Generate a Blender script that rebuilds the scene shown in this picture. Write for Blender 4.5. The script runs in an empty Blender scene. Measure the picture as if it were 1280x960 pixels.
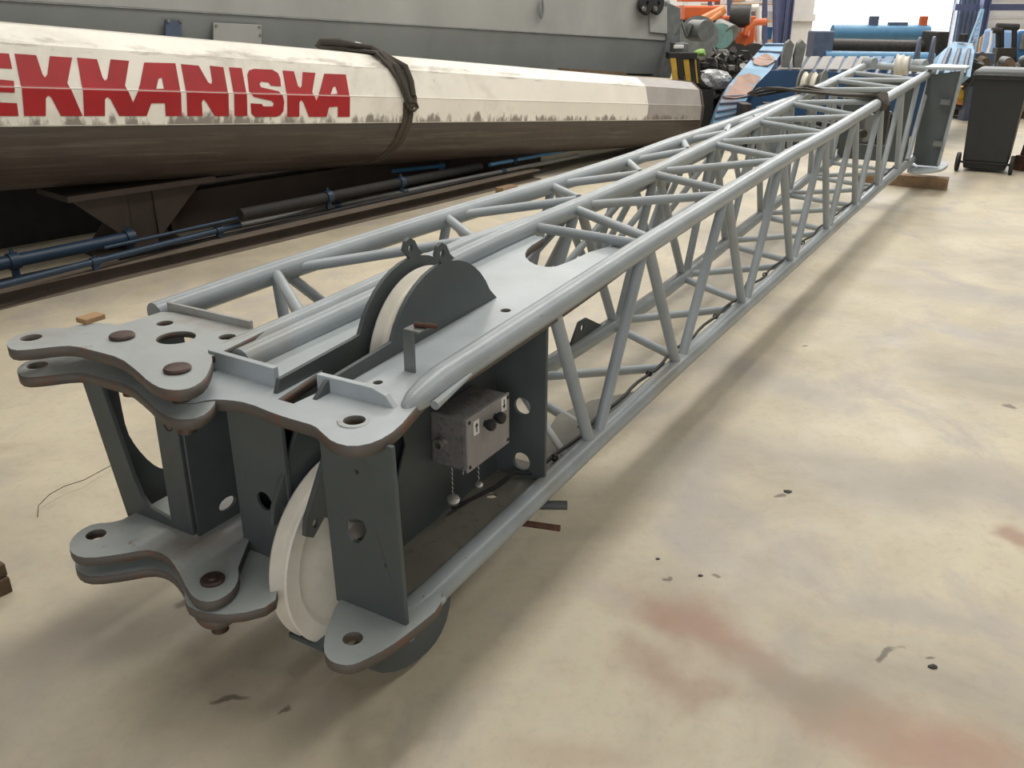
import bpy, bmesh, math, random
from mathutils import Vector, Matrix
random.seed(7)
scene = bpy.context.scene
col = scene.collection
PI = math.pi

# ------------------------------------------------------------------ camera
F, HY, H = 1120.0, 8.0, 1.66
PITCH = math.atan((480 - HY) / F)
cd = bpy.data.cameras.new('camera')
cam = bpy.data.objects.new('camera', cd); col.objects.link(cam)
cd.sensor_width = 36.0; cd.lens = 36.0 * F / 1280.0; cd.clip_end = 200
cam.location = (0, 0, H); cam.rotation_euler = (PI/2 - PITCH, 0, 0)
scene.camera = cam
# ------------------------------------------------------------------ world, lights, exposure
scene.view_settings.view_transform = 'Standard'
scene.view_settings.look = 'None'
scene.view_settings.gamma = 1.0
scene.view_settings.exposure = 0.0
w = bpy.data.worlds.new('world'); scene.world = w; w.use_nodes = True
bg = w.node_tree.nodes['Background']
bg.inputs[0].default_value = (0.93, 0.96, 1.0, 1); bg.inputs[1].default_value = 2.5
def area(name, loc, size, power, color=(1, 1, 1), rz=0.0, rx=0.0):
    l = bpy.data.lights.new(name, 'AREA'); l.shape = 'RECTANGLE'; l.size, l.size_y = size
    l.energy = power; l.color = color
    o = bpy.data.objects.new(name, l); col.objects.link(o); o.location = loc
    o.rotation_euler = (rx, 0, rz)
    return o
# three rooflights running parallel to the long jib
for off, p_, wd_ in ((.45, 830, 1.0), (-4.8, 500, 1.4), (6.5, 560, 1.4)):
    area('rooflight_and_fill', (5.0 - .859*off, 11.4 + .512*off, 6.9), (wd_, 23), p_, (1, .975, .93), rz=-math.radians(30.8))
area('rooflight_and_fill', (2.0, 20.5, 6.8), (14, 2.0), 600, (1, .98, .97))  # overhead fill lamp added to brighten the far background
area('front_fill_light', (-1.0, -6.6, 2.6), (7.0, 4.4), 260, (.95, .97, 1), rx=PI/2)  # unseen fill lamp added behind the camera to brighten camera-facing parts
area('doorway_daylight', (11.6, 23.7, 2.6), (5.5, 4.5), 420, (.90, .95, 1), rx=-PI/2)

# ------------------------------------------------------------------ pixel helpers (dimensions taken off the photograph)
cs, sn = math.cos(PITCH), math.sin(PITCH)
def ray(px, py):
    a, b = px - 640, 480 - py
    return Vector((a, F*cs + b*sn, -F*sn + b*cs))
C0 = Vector((0, 0, H))
def WZ(px, py, z=0.0):
    r = ray(px, py); return C0 + r * ((z - H) / r.z)
def WY(px, py, Y):
    r = ray(px, py); return C0 + r * (Y / r.y)
def WP(px, py, p0, nrm):
    r = ray(px, py); return C0 + r * ((p0 - C0).dot(nrm) / r.dot(nrm))

# ------------------------------------------------------------------ materials
def new_mat(name):
    m = bpy.data.materials.new(name); m.use_nodes = True
    nt = m.node_tree; return m, nt, nt.nodes['Principled BSDF']
def N(nt, t, **kw):
    n = nt.nodes.new(t)
    for k, v in kw.items(): setattr(n, k, v)
    return n
def noise(nt, scale, detail=4, rough=.55, vec=None, dist=0):
    n = N(nt, 'ShaderNodeTexNoise'); n.inputs['Scale'].default_value = scale
    n.inputs['Detail'].default_value = detail; n.inputs['Roughness'].default_value = rough
    n.inputs['Distortion'].default_value = dist
    if vec is not None: nt.links.new(vec, n.inputs['Vector'])
    return n.outputs['Fac']
def ramp(nt, fac, stops):
    r = N(nt, 'ShaderNodeValToRGB'); e = r.color_ramp.elements
    while len(e) < len(stops): e.new(.5)
    for el, (p, c) in zip(e, stops):
        el.position = p; el.color = (*c, 1) if len(c) == 3 else c
    nt.links.new(fac, r.inputs[0]); return r.outputs['Color']
def mixc(nt, fac, a, b):
    m = N(nt, 'ShaderNodeMix', data_type='RGBA')
    for s, v in ((0, fac), (6, a), (7, b)):
        if isinstance(v, (int, float)): m.inputs[s].default_value = v
        elif isinstance(v, tuple): m.inputs[s].default_value = (*v, 1)
        else: nt.links.new(v, m.inputs[s])
    return m.outputs[2]
def gen_coord(nt, scale=(1, 1, 1)):
    t = N(nt, 'ShaderNodeTexCoord'); mp = N(nt, 'ShaderNodeMapping')
    mp.inputs['Scale'].default_value = scale
    nt.links.new(t.outputs['Object'], mp.inputs[0]); return mp.outputs[0]
def bump(nt, b, h, strength=.2, dist=.01):
    bn = N(nt, 'ShaderNodeBump'); bn.inputs['Strength'].default_value = strength
    bn.inputs['Distance'].default_value = dist
    nt.links.new(h, bn.inputs['Height']); nt.links.new(bn.outputs[0], b.inputs['Normal'])
def painted(name, base, rust=(.10, .045, .025), dirt=None, rust_amt=.72, rough=.45, sc=1.0, metal=0.0, spread=.03, var=.82):
    """worn paint: colour variation, dirt patches, chips showing rust"""
    m, nt, b = new_mat(name)
    v = gen_coord(nt)
    dk = tuple(c * var for c in base)
    c = ramp(nt, noise(nt, 3.5*sc, 5, .6, v), [(.35, dk), (.65, base)])
    if dirt:
        c = mixc(nt, ramp(nt, noise(nt, 1.7*sc, 6, .65, v, .4), [(.56, (0, 0, 0)), (.70, (.75,)*3)]), c, dirt)
    chip = ramp(nt, noise(nt, 22*sc, 6, .7, v), [(rust_amt-.02, (0, 0, 0)), (rust_amt+spread, (1, 1, 1))])
    c = mixc(nt, chip, c, rust)
    nt.links.new(c, b.inputs['Base Color'])
    rr = ramp(nt, noise(nt, 9*sc, 4, .6, v), [(.3, (rough*.9,)*3), (.7, (min(1, rough*1.15),)*3)])
    nt.links.new(rr, b.inputs['Roughness']); b.inputs['Metallic'].default_value = metal
    bump(nt, b, noise(nt, 40*sc, 4, .6, v), .12, .004)
    return m
def plain(name, base, rough=.6, metal=0, var=.7, sc=8):
    m, nt, b = new_mat(name); v = gen_coord(nt)
    c = ramp(nt, noise(nt, sc, 5, .6, v), [(.3, tuple(x*var for x in base)), (.7, base)])
    nt.links.new(c, b.inputs['Base Color']); b.inputs['Roughness'].default_value = rough
    b.inputs['Metallic'].default_value = metal
    bump(nt, b, noise(nt, sc*5, 3, .6, v), .15, .004)
    return m
M = {}
M['jib'] = painted('jib_grey_paint', (.355, .395, .415), dirt=(.30, .28, .24), rust_amt=.71, rough=.34)
M['jibplate'] = painted('jib_plate_paint', (.44, .485, .505), dirt=(.36, .36, .34), rust_amt=.72, rough=.34)
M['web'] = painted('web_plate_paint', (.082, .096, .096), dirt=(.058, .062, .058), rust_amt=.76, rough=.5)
M['rusty'] = painted('worn_lug_paint', (.43, .465, .46), rust=(.22, .13, .085), dirt=(.26, .18, .13), rust_amt=.64, rough=.36, sc=.8, spread=.1)
M['edge'] = painted('flame_cut_edge', (.12, .105, .09), rust=(.17, .07, .035), dirt=(.075, .06, .048), rust_amt=.56, rough=.6, sc=.8, spread=.12)
M['dirtyplate'] = painted('oily_plate', (.17, .165, .135), rust=(.09, .06, .035), dirt=(.10, .085, .055), rust_amt=.60, rough=.4, spread=.12)
M['patch'] = plain('bare_rust_patch', (.46, .31, .25), .7, 0, .8, 5)
M['rail'] = painted('beam_light_rust', (.17, .135, .105), dirt=(.10, .08, .065), rust_amt=.68, rough=.6)
M['rust'] = plain('rusted_steel', (.13, .062, .038), .75, .3, .45, 30)
M['pin'] = plain('pin_steel', (.13, .09, .075), .5, .6, .5, 30)
M['nylon'] = painted('nylon_sheave', (.78, .74, .64), rust=(.38, .33, .25), dirt=(.60, .55, .45), rust_amt=.68, rough=.45, sc=1.4, spread=.1)
M['box'] = painted('box_cast_aluminium', (.20, .19, .185), rust=(.08, .075, .07), dirt=(.11, .10, .095), rust_amt=.52, rough=.55, sc=3, spread=.15)
M['boxlid'] = painted('box_lid_aluminium', (.30, .285, .275), rust=(.16, .15, .14), dirt=(.26, .24, .22), rust_amt=.62, rough=.5, sc=3, spread=.12)
M['black'] = plain('black_rubber', (.018, .018, .018), .6)
M['label'] = plain('white_label', (.75, .75, .72), .5, 0, .9)
M['ink'] = plain('label_ink', (.02, .02, .02), .6)
M['zinc'] = plain('zinc_steel', (.42, .40, .37), .4, .7, .6, 20)
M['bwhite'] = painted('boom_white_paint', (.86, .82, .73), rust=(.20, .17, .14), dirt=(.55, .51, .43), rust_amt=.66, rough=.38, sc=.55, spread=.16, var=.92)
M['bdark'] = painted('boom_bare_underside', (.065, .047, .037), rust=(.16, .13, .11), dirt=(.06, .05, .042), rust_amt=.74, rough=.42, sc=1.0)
M['seam'] = plain('weld_seam_paint', (.62, .58, .50), .5)
M['bred'] = painted('boom_red_lettering', (.42, .020, .024), rust=(.25, .05, .04), rust_amt=.80, rough=.42, sc=.8, var=.78)
M['bgrey'] = painted('boom_end_primer', (.40, .37, .35), rust=(.12, .09, .07), dirt=(.28, .23, .20), rust_amt=.70, rough=.5, sc=.9)
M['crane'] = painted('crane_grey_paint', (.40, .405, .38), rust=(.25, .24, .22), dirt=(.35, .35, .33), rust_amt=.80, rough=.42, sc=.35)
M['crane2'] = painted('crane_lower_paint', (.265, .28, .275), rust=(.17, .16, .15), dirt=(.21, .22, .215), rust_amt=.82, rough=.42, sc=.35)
M['strap'] = plain('webbing_strap', (.075, .06, .042), .9, 0, .6, 60)
M['strapd'] = plain('webbing_dark', (.070, .060, .046), .9, 0, .6, 60)
M['wood'] = plain('raw_timber', (.36, .24, .14), .8, 0, .6, 14)
M['woodd'] = plain('old_timber', (.13, .085, .05), .85, 0, .5, 18)
M['pblue'] = painted('pipe_blue_paint', (.012, .034, .066), rust_amt=.66, rough=.45)
M['pgrey'] = painted('pipe_grey', (.16, .16, .15), rust_amt=.62, rough=.5)
M['beam'] = painted('beam_rusty_brown', (.085, .062, .048), dirt=(.05, .038, .03), rust_amt=.68, rough=.7)
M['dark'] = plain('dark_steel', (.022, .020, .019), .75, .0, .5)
M['blue'] = painted('machine_blue_paint', (.10, .27, .46), dirt=(.07, .18, .32), rust=(.34, .17, .09), rust_amt=.70, rough=.45, sc=.9)
M['blued'] = painted('machine_dark_blue', (.025, .075, .17), rust_amt=.76, rough=.5, sc=.7)
M['blight'] = painted('ribbed_light_blue', (.22, .40, .58), dirt=(.42, .24, .15), rust=(.36, .19, .11), rust_amt=.62, rough=.45, sc=.8, spread=.06)
M['bluegrey'] = plain('blue_grey_steel', (.10, .13, .20), .5)
M['orange'] = painted('orange_paint', (.62, .125, .03), dirt=(.36, .08, .03), rust_amt=.72, rough=.5)
M['orangel'] = plain('light_orange_paint', (.75, .27, .09), .5)
M['yellow'] = plain('yellow_paint', (.62, .38, .03), .5, 0, .7)
M['machine'] = plain('oily_machinery', (.055, .050, .045), .5, .3, .35, 26)
M['teal'] = plain('teal_cast_metal', (.16, .30, .27), .6)
M['grime'] = plain('grey_metal_worn', (.22, .23, .22), .5, .3, .6)
M['plasticbag'] = plain('clear_wrap', (.45, .46, .46), .2, 0, .2, 50)
M['bin'] = plain('bin_plastic', (.020, .023, .024), .5, 0, .8)
M['binlid'] = plain('bin_lid_plastic', (.085, .095, .095), .5, 0, .8)
M['clad'] = plain('white_cladding', (.62, .60, .57), .6, 0, .9)
M['navy'] = plain('navy_steel_column', (.07, .085, .17), .6)
M['darkwall'] = plain('dim_wall', (.17, .16, .17), .9)
M['ceil'] = plain('pale_roof_sheeting', (.50, .49, .46), .8, 0, .9)
M['glassblue'] = plain('blue_cab_panel', (.05, .17, .38), .35)
M['green'] = plain('green_cloth', (.28, .50, .12), .7)
M['rack'] = plain('rack_wood', (.45, .27, .13), .7)
M['pipe_in'] = plain('pipe_bore', (.01, .01, .01), .9)

def boom_wear(key, lower):
    """grime of its own on the boom: run marks above the paint edge, long scuffs along the bare underside"""
    m = M[key]; nt = m.node_tree; b = nt.nodes['Principled BSDF']; L = nt.links
    src = b.inputs['Base Color'].links[0].from_socket
    a1 = N(nt, 'ShaderNodeAttribute', attribute_name='along'); a2 = N(nt, 'ShaderNodeAttribute', attribute_name='height')
    cx = N(nt, 'ShaderNodeCombineXYZ'); L.new(a1.outputs['Fac'], cx.inputs[0]); L.new(a2.outputs['Fac'], cx.inputs[1])
    mp = N(nt, 'ShaderNodeMapping'); L.new(cx.outputs[0], mp.inputs[0])
    def band(lo, hi, a, c_):
        mr = N(nt, 'ShaderNodeMapRange', interpolation_type='SMOOTHSTEP'); L.new(a2.outputs['Fac'], mr.inputs[0])
        for k_, v_ in enumerate((lo, hi, a, c_)): mr.inputs[k_+1].default_value = v_
        return mr.outputs[0]
    def mul(x, y, op='MULTIPLY'):
        mt = N(nt, 'ShaderNodeMath', operation=op)
        for i_, q_ in enumerate((x, y)):
            if isinstance(q_, float): mt.inputs[i_].default_value = q_
            else: L.new(q_, mt.inputs[i_])
        return mt.outputs[0]
    if not lower:
        mp.inputs['Scale'].default_value = (9, 3.5, 1)
        n1 = noise(nt, 1.0, 6, .65, mp.outputs[0], .3)
        f = mul(band(.60, .41, -.20, .135), n1, 'ADD')
        rmp = ramp(nt, f, [(.55, (0,)*3), (.66, (.85,)*3)])
        c = mixc(nt, rmp, src, (.17, .145, .12))
        mp2 = N(nt, 'ShaderNodeMapping'); L.new(cx.outputs[0], mp2.inputs[0]); mp2.inputs['Scale'].default_value = (2.2, 14, 1)
        n2 = noise(nt, 1.0, 7, .7, mp2.outputs[0], .2)
        f2 = mul(band(.80, .88, -.2, .06), n2, 'ADD'); f2 = mul(f2, band(.97, .90, -.2, 0.0), 'ADD')
        c = mixc(nt, ramp(nt, f2, [(.54, (0,)*3), (.68, (.7,)*3)]), c, (.34, .30, .25))
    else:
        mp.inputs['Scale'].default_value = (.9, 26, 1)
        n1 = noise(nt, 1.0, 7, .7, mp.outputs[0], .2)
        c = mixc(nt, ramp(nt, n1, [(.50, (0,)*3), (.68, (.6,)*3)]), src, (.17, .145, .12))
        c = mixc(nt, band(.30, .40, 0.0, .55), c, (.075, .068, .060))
    L.new(c, b.inputs['Base Color'])
boom_wear('bwhite', False); boom_wear('bgrey', False); boom_wear('bdark', True)
def floor_mat():
    m, nt, b = new_mat('stained_concrete'); v = gen_coord(nt)
    L = nt.links
    c = ramp(nt, noise(nt, .9, 7, .62, v, .5), [(.32, (.375, .335, .265)), (.47, (.51, .45, .335)), (.62, (.60, .535, .395)), (.75, (.53, .48, .395))])
    c = mixc(nt, ramp(nt, noise(nt, 1.5, 6, .65, gen_coord(nt, (1.3, .8, 1)), .7), [(.52, (0,)*3), (.66, (.7,)*3)]), c, (.41, .37, .345))
    c = mixc(nt, ramp(nt, noise(nt, 6, 6, .7, v, .3), [(.55, (0,)*3), (.75, (.35,)*3)]), c, (.36, .28, .20))
    c = mixc(nt, ramp(nt, noise(nt, 28, 5, .7, v), [(.3, (.22,)*3), (.5, (0,)*3)]), c, (.30, .24, .17))
    # oil / rust stains and darker patches with a place of their own
    tc = N(nt, 'ShaderNodeTexCoord')
    warp = N(nt, 'ShaderNodeTexNoise'); warp.inputs['Scale'].default_value = 2.6; warp.inputs['Detail'].default_value = 6
    L.new(tc.outputs['Object'], warp.inputs['Vector'])
    wv = N(nt, 'ShaderNodeVectorMath', operation='MULTIPLY_ADD')
    L.new(warp.outputs['Color'], wv.inputs[0]); wv.inputs[1].default_value = (.45, .45, 0); L.new(tc.outputs['Object'], wv.inputs[2])
    def stain(c, px, py, sx, sy, rot, colr, amt, soft=.4):
        p = WZ(px, py, 0)
        mp = N(nt, 'ShaderNodeMapping', vector_type='TEXTURE')
        mp.inputs['Location'].default_value = (p.x + .22, p.y + .22, 0); mp.inputs['Rotation'].default_value = (0, 0, rot)
        mp.inputs['Scale'].default_value = (sx, sy, 50)
        L.new(wv.outputs[0], mp.inputs[0])
        ln = N(nt, 'ShaderNodeVectorMath', operation='LENGTH'); L.new(mp.outputs[0], ln.inputs[0])
        mr = N(nt, 'ShaderNodeMapRange', interpolation_type='SMOOTHSTEP')
        mr.inputs['From Min'].default_value = 1.0; mr.inputs['From Max'].default_value = soft
        mr.inputs['To Min'].default_value = 0; mr.inputs['To Max'].default_value = amt
        L.new(ln.outputs['Value'], mr.inputs['Value'])
        return mixc(nt, mr.outputs[0], c, colr)
    red = (.32, .17, .115); ol = (.30, .25, .18); gr = (.33, .30, .285)
    c = stain(c, 900, 800, .42, .17, -.75, red, .75, .1)
    c = stain(c, 840, 850, .22, .12, -.4, (.26, .13, .085), .55, .1)
    c = stain(c, 1160, 920, .5, .2, -.3, (.38, .20, .13), .7, .1)
    c = stain(c, 1000, 850, .34, .18, -.4, ol, .8, .1)
    c = stain(c, 720, 950, .35, .12, .2, red, .3, .1)
    c = stain(c, 860, 580, .30, .5, -.6, gr, .55, .1)
    c = stain(c, 1120, 600, .7, .35, -.6, gr, .55, .1)
    c = stain(c, 1240, 600, .45, .3, -.6, gr, .5, .1)
    c = stain(c, 1220, 370, .9, .4, -.6, gr, .5, .1)
    c = stain(c, 960, 470, .3, .8, .55, gr, .45, .1)
    c = stain(c, 120, 780, .35, .25, .2, (.33, .28, .22), .6, .1)  # this and the next two: broad darker patches, near left floor
    c = stain(c, 300, 900, .35, .2, .2, (.33, .28, .22), .45, .1)
    c = stain(c, 60, 830, .5, .3, .3, (.34, .30, .25), .6, .1)
    c = stain(c, 1130, 760, .4, .12, -.3, gr, .5, .1)
    c = stain(c, 780, 520, .5, .10, .55, gr, .5, .1)
    c = stain(c, 1275, 690, .10, .12, .2, red, .7, .2)
    for px, py, s in ((985, 615, .022), (1003, 436, .016), (1160, 834, .016), (822, 717, .012), (874, 719, .012), (1110, 823, .016), (290, 862, .02), (240, 760, .02), (345, 870, .014), (1270, 507, .02)):
        c = stain(c, px, py, s*2, s, .4, (.07, .055, .04), .7, .4)
    L.new(c, b.inputs['Base Color'])
    L.new(ramp(nt, noise(nt, 2.5, 5, .6, v), [(.3, (.42,)*3), (.7, (.68,)*3)]), b.inputs['Roughness'])
    bump(nt, b, noise(nt, 9, 8, .65, v), .12, .01)
    return m
M['floor'] = floor_mat()

# ------------------------------------------------------------------ mesh helpers
def obj(name, bm, mat, parent=None, smooth=False, bevel=0, angle=35):
    me = bpy.data.meshes.new(name)
    bmesh.ops.recalc_face_normals(bm, faces=bm.faces)
    bm.to_mesh(me); bm.free()
    if isinstance(mat, (list, tuple)):
        for m_ in mat: me.materials.append(M[m_])
    else: me.materials.append(M[mat])
    o = bpy.data.objects.new(name, me); col.objects.link(o)
    if parent: o.parent = parent
    if smooth:
        for p in me.polygons: p.use_smooth = True
        me.set_sharp_from_angle(angle=math.radians(angle))
    if bevel:
        bv = o.modifiers.new('bevel', 'BEVEL'); bv.width = bevel; bv.segments = 2; bv.limit_method = 'ANGLE'
    return o
def thing(name, label, cat, loc=(0, 0, 0), rz=0, group=None):
    o = bpy.data.objects.new(name, None); col.objects.link(o); o.location = loc; o.rotation_euler = (0, 0, rz)
    o.empty_display_size = .1
    o['label'] = label; o['category'] = cat
    if group: o['group'] = group
    return o
def tag(o, label, cat, group=None):
    o['label'] = label; o['category'] = cat
    if group: o['group'] = group
    return o
def struct(o): o['kind'] = 'structure'; return o
def V(*a): return Vector(a)
def add_box(bm, c, s, rot=None):
    m = Matrix.Translation(c) @ (rot.to_4x4() if rot is not None else Matrix()) @ Matrix.Diagonal((*s, 1))
    return bmesh.ops.create_cube(bm, size=1, matrix=m)['verts']
def bx(x0, x1, y0, y1, z0, z1):
    bm = bmesh.new(); add_box(bm, ((x0+x1)/2, (y0+y1)/2, (z0+z1)/2), (x1-x0, y1-y0, z1-z0)); return bm
def add_tube(bm, pts, r, seg=14, caps=True, closed=False):
    pts = [Vector(p) for p in pts]; n = len(pts)
    rs = r if isinstance(r, (list, tuple)) else [r]*n
    rings = []; up = None
    for i, p in enumerate(pts):
        if closed: t = (pts[(i+1) % n] - pts[i-1])
        else: t = (pts[min(i+1, n-1)] - pts[max(i-1, 0)])
        t.normalize()
        if up is None: up = t.cross(V(0, 0, 1) if abs(t.z) < .9 else V(1, 0, 0)).normalized()
        up = (up - t * up.dot(t)).normalized(); b = t.cross(up)
        rings.append([bm.verts.new(p + rs[i]*(up*math.cos(2*PI*k/seg) + b*math.sin(2*PI*k/seg))) for k in range(seg)])
    for i in range(n if closed else n-1):
        a, c = rings[i], rings[(i+1) % n]
        for k in range(seg): bm.faces.new((a[k], a[(k+1) % seg], c[(k+1) % seg], c[k]))
    if caps and not closed:
        bm.faces.new(rings[0][::-1]); bm.faces.new(rings[-1])
def tube(pts, r, seg=14, **k):
    bm = bmesh.new(); add_tube(bm, pts, r, seg, **k); return bm
def add_lathe(bm, prof, center, axis, seg=48, closed=True):
    """prof = [(along axis, radius)], ring of the profile revolved"""
    ax = Vector(axis).normalized(); u = ax.orthogonal().normalized(); v = ax.cross(u); c = Vector(center)
    rings = []
    for k in range(seg):
        a = 2*PI*k/seg; d = u*math.cos(a) + v*math.sin(a)
        rings.append([bm.verts.new(c + ax*h + d*r) for h, r in prof])
    n = len(prof)
    for k in range(seg):
        a, b = rings[k], rings[(k+1) % seg]
        for i in range(n if closed else n-1):
            j = (i+1) % n
            try: bm.faces.new((a[i], a[j], b[j], b[i]))
            except ValueError: pass
def lathe(prof, center, axis, seg=48, closed=True):
    bm = bmesh.new(); add_lathe(bm, prof, center, axis, seg, closed); bmesh.ops.remove_doubles(bm, verts=bm.verts, dist=1e-5); return bm
def circ(cx, cy, r, n=20, ry=None, rot=0):
    ry = ry or r
    return [(cx + r*math.cos(2*PI*k/n)*math.cos(rot) - ry*math.sin(2*PI*k/n)*math.sin(rot),
             cy + r*math.cos(2*PI*k/n)*math.sin(rot) + ry*math.sin(2*PI*k/n)*math.cos(rot)) for k in range(n)]
def chaikin(p, it=2):
    for _ in range(it):
        q = []
        for i in range(len(p)):
            a, b = p[i], p[(i+1) % len(p)]
            q += [(a[0]*.75+b[0]*.25, a[1]*.75+b[1]*.25), (a[0]*.25+b[0]*.75, a[1]*.25+b[1]*.75)]
        p = q
    return p
def plate(loops, t, xf):
    """flat plate with holes: loops[0] outline, others holes, thickness t centred; xf(x,y,z)->Vector"""
    cu = bpy.data.curves.new('tmp', 'CURVE'); cu.dimensions = '2D'; cu.fill_mode = 'BOTH'; cu.extrude = t/2
    for lp in loops:
        s = cu.splines.new('POLY'); s.points.add(len(lp)-1)
        for i, p in enumerate(lp): s.points[i].co = (p[0], p[1], 0, 1)
        s.use_cyclic_u = True
    o = bpy.data.objects.new('tmp', cu); col.objects.link(o)
    dg = bpy.context.evaluated_depsgraph_get(); me = bpy.data.meshes.new_from_object(o.evaluated_get(dg))
    bm = bmesh.new(); bm.from_mesh(me)
    bpy.data.objects.remove(o); bpy.data.curves.remove(cu); bpy.data.meshes.remove(me)
    bmesh.ops.remove_doubles(bm, verts=bm.verts, dist=1e-5)
    for vv in bm.verts: vv.co = xf(*vv.co)
    return bm
def edged(bm, thick_lo=.3):
    """cut edges of a level plate take the second material"""
    bmesh.ops.recalc_face_normals(bm, faces=bm.faces); bm.normal_update()
    for f in bm.faces:
        if abs(f.normal.z) < .6: f.material_index = 1
    return bm
def interp(x, xs, ys):
    if x <= xs[0]: return ys[0] + (ys[1]-ys[0])/(xs[1]-xs[0])*(x-xs[0])
    for i in range(len(xs)-1):
        if x <= xs[i+1] or i == len(xs)-2: return ys[i] + (ys[i+1]-ys[i])*(x-xs[i])/(xs[i+1]-xs[i])

# ------------------------------------------------------------------ the hall
struct(obj('floor', bx(-14, 26, -7, 27, -.1, 0), 'floor'))
YB = 24.0
struct(obj('ceiling', bx(-14.3, 26.3, -7.3, 24.2, 7.0, 7.2), 'ceil'))
struct(obj('wall_left', bx(-14.3, -14, -7, 27, 0, 7), 'darkwall'))
struct(obj('wall_front', bx(-14, 26, -7.3, -7, 0, 7), 'darkwall'))
struct(obj('wall_right', bx(26, 26.3, -7, 27, 0, 7), 'darkwall'))
# back wall with the open gate
xl, xr = WY(1004, 20, YB).x, WY(1196, 20, YB).x
bm = bmesh.new()
add_box(bm, ((-14+xl)/2, YB+.1, 3.5), (xl+14, .2, 7))
for k in range(40): add_box(bm, (xl-.25-k*.45, YB-.02, 3.5), (.05, .05, 7))
struct(obj('wall_back', bm, 'clad'))
bm = bmesh.new(); add_box(bm, ((26+xr)/2, YB+.1, 3.5), (26-xr, .2, 7))
for k in range(34): add_box(bm, ((26+xr)/2, YB-.01, .2+k*.2), (26-xr, .03, .02))
struct(obj('wall_back', bm, 'clad'))
struct(obj('trim_1', bx(xl-.12, xl, YB-.15, YB+.3, 0, 7), 'navy', bevel=.01))
struct(obj('trim_2', bx(xr, xr+.12, YB-.15, YB+.3, 0, 7), 'navy', bevel=.01))
# folded-back gate leaf, purple grey
x0 = WY(1196, 20, YB-.6).x; x1 = WY(1226, 20, YB-.6).x
bm = bx(x0, x1, YB-.6, YB-.5, 0, 7)
for k in range(5): add_box(bm, (x0+(x1-x0)*(k+.5)/5, YB-.62, 3.5), (.05, .05, 7))
struct(obj('door_1', bm, 'bluegrey'))
# white panel with rail left of the gate
bm = bx(WY(990, 20, YB-.3).x, WY(1016, 20, YB-.3).x, YB-.35, YB-.3, .0, 7)
add_box(bm, (WY(1003, 20, YB-.35).x, YB-.4, WY(1003, 22, YB-.4).z), (.6, .08, .16))
struct(obj('wall_panel', bm, 'clad'))
for i, (a, b_) in enumerate(((972, 981), (983, 989), (1225, 1233))):
    Y = YB-.9 if i < 2 else YB-1.2
    bm = bmesh.new(); p, q = WY(a, 20, Y).x, WY(b_, 20, Y).x
    add_box(bm, ((p+q)/2, Y, 3.5), (q-p, .02, 7)); add_box(bm, (p, Y, 3.5), (.03, .2, 7)); add_box(bm, (q, Y, 3.5), (.03, .2, 7))
    tag(obj('steel_column', bm, 'navy'), ['navy steel column left of the bright gateway, nearest the orange machines', 'slimmer navy steel column just left of the bright gateway', 'navy steel column right of the gateway beside the white cladding'][i], 'column')
Y = YB-1.0
bm = bmesh.new(); a, b_ = WY(1232, 9, Y), WY(1290, 11, Y)
add_box(bm, ((a.x+b_.x)/2, Y, (a.z)), (b_.x-a.x+1.5, .15, .14))
tag(obj('wall_beam', bm, 'navy'), 'horizontal navy beam crossing the white cladding above the forklift', 'beam')

# ------------------------------------------------------------------ JIB frame of reference
K = .89
JO = WZ(441, 798, .298); JO.z = 0
dd = ray(1364, HY); ANG = math.atan2(dd.y, dd.x)
def J(u, v, z): return V(u*K, v*K, H-K*(H-z))
JM = Matrix.Translation(JO) @ Matrix.Rotation(ANG, 4, 'Z')
def onz(px, py, z):
    """pixel on a level of the jib (jib units) -> (u, v)"""
    zz = H-K*(H-z); p = JM.inverted() @ WZ(px, py, zz); return (p.x/K, p.y/K)
def onv(px, py, v):
    nn_ = V(-math.sin(ANG), math.cos(ANG), 0); return JM.inverted() @ WP(px, py, JO + nn_*v*K, nn_)
UT = [0, .2, 1.02, 1.8, 2.53, 3.0, 3.94, 4.6, 5.3, 6.77, 9.74]; ZT = [.695, .70, .741, .781, .808, .825, .858, .868, .885, .935, 1.012]
UB = [0, .3, 1.44, 2.35, 3.35, 4.35, 5.34, 6.32, 7.29, 8.31, 9.4]; ZB = [.04, .05, .088, .107, .117, .124, .133, .14, .143, .14, .135]
UL = [0, .22, .9, 1.8, 2.3, 3.2, 4.2, 5.3, 6.4, 7.5, 10.4]; VL = [.60, .59, .57, .56, .53, .503, .535, .59, .635, .69, .79]
zt = lambda u: interp(u, UT, ZT); zb = lambda u: interp(u, UB, ZB); vl = lambda u: interp(u, UL, VL)
CR = .042
jib = thing('lattice_jib', 'long grey lattice crane jib with two big white sheaves at its near end', 'crane jib', JO, ANG)
def chord(name, us, f, parent, r=CR*K, mat='jib'):
    return obj(name, tube([J(*f(u)) for u in us], r, 20), mat, parent, smooth=True, angle=60)
rng = lambda a, b, n: [a+(b-a)*i/(n-1) for i in range(n)]
us_ = [.262, .275, .31, .36, .43] + rng(.6, 9.74, 28)
chord('chord', us_, lambda u: (u, .0, zt(u) - (.43-u)*.10*(u < .43)), jib, r=[CR*K*f_ for f_ in (.15, .45, .75, .93, 1)] + [CR*K]*28)
chord('chord', rng(.26, 10.3, 30), lambda u: (u, vl(u), zt(u)), jib)
chord('chord', rng(.17, 9.4, 30), lambda u: (u, 0, zb(u)), jib)
chord('chord', rng(.17, 9.6, 30), lambda u: (u, vl(u)-.02, zb(u)), jib)
def brace(a, b, parent, r=.021, mat='jib'):
    a, b = Vector(a), Vector(b); d = (b-a).normalized()
    bm = tube([a, a+d*.005, a+d*.006, b-d*.006, b-d*.005, b], [r*1.0]*6, 12)
    return obj('brace', bm, mat, parent, smooth=True, angle=50)
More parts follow.
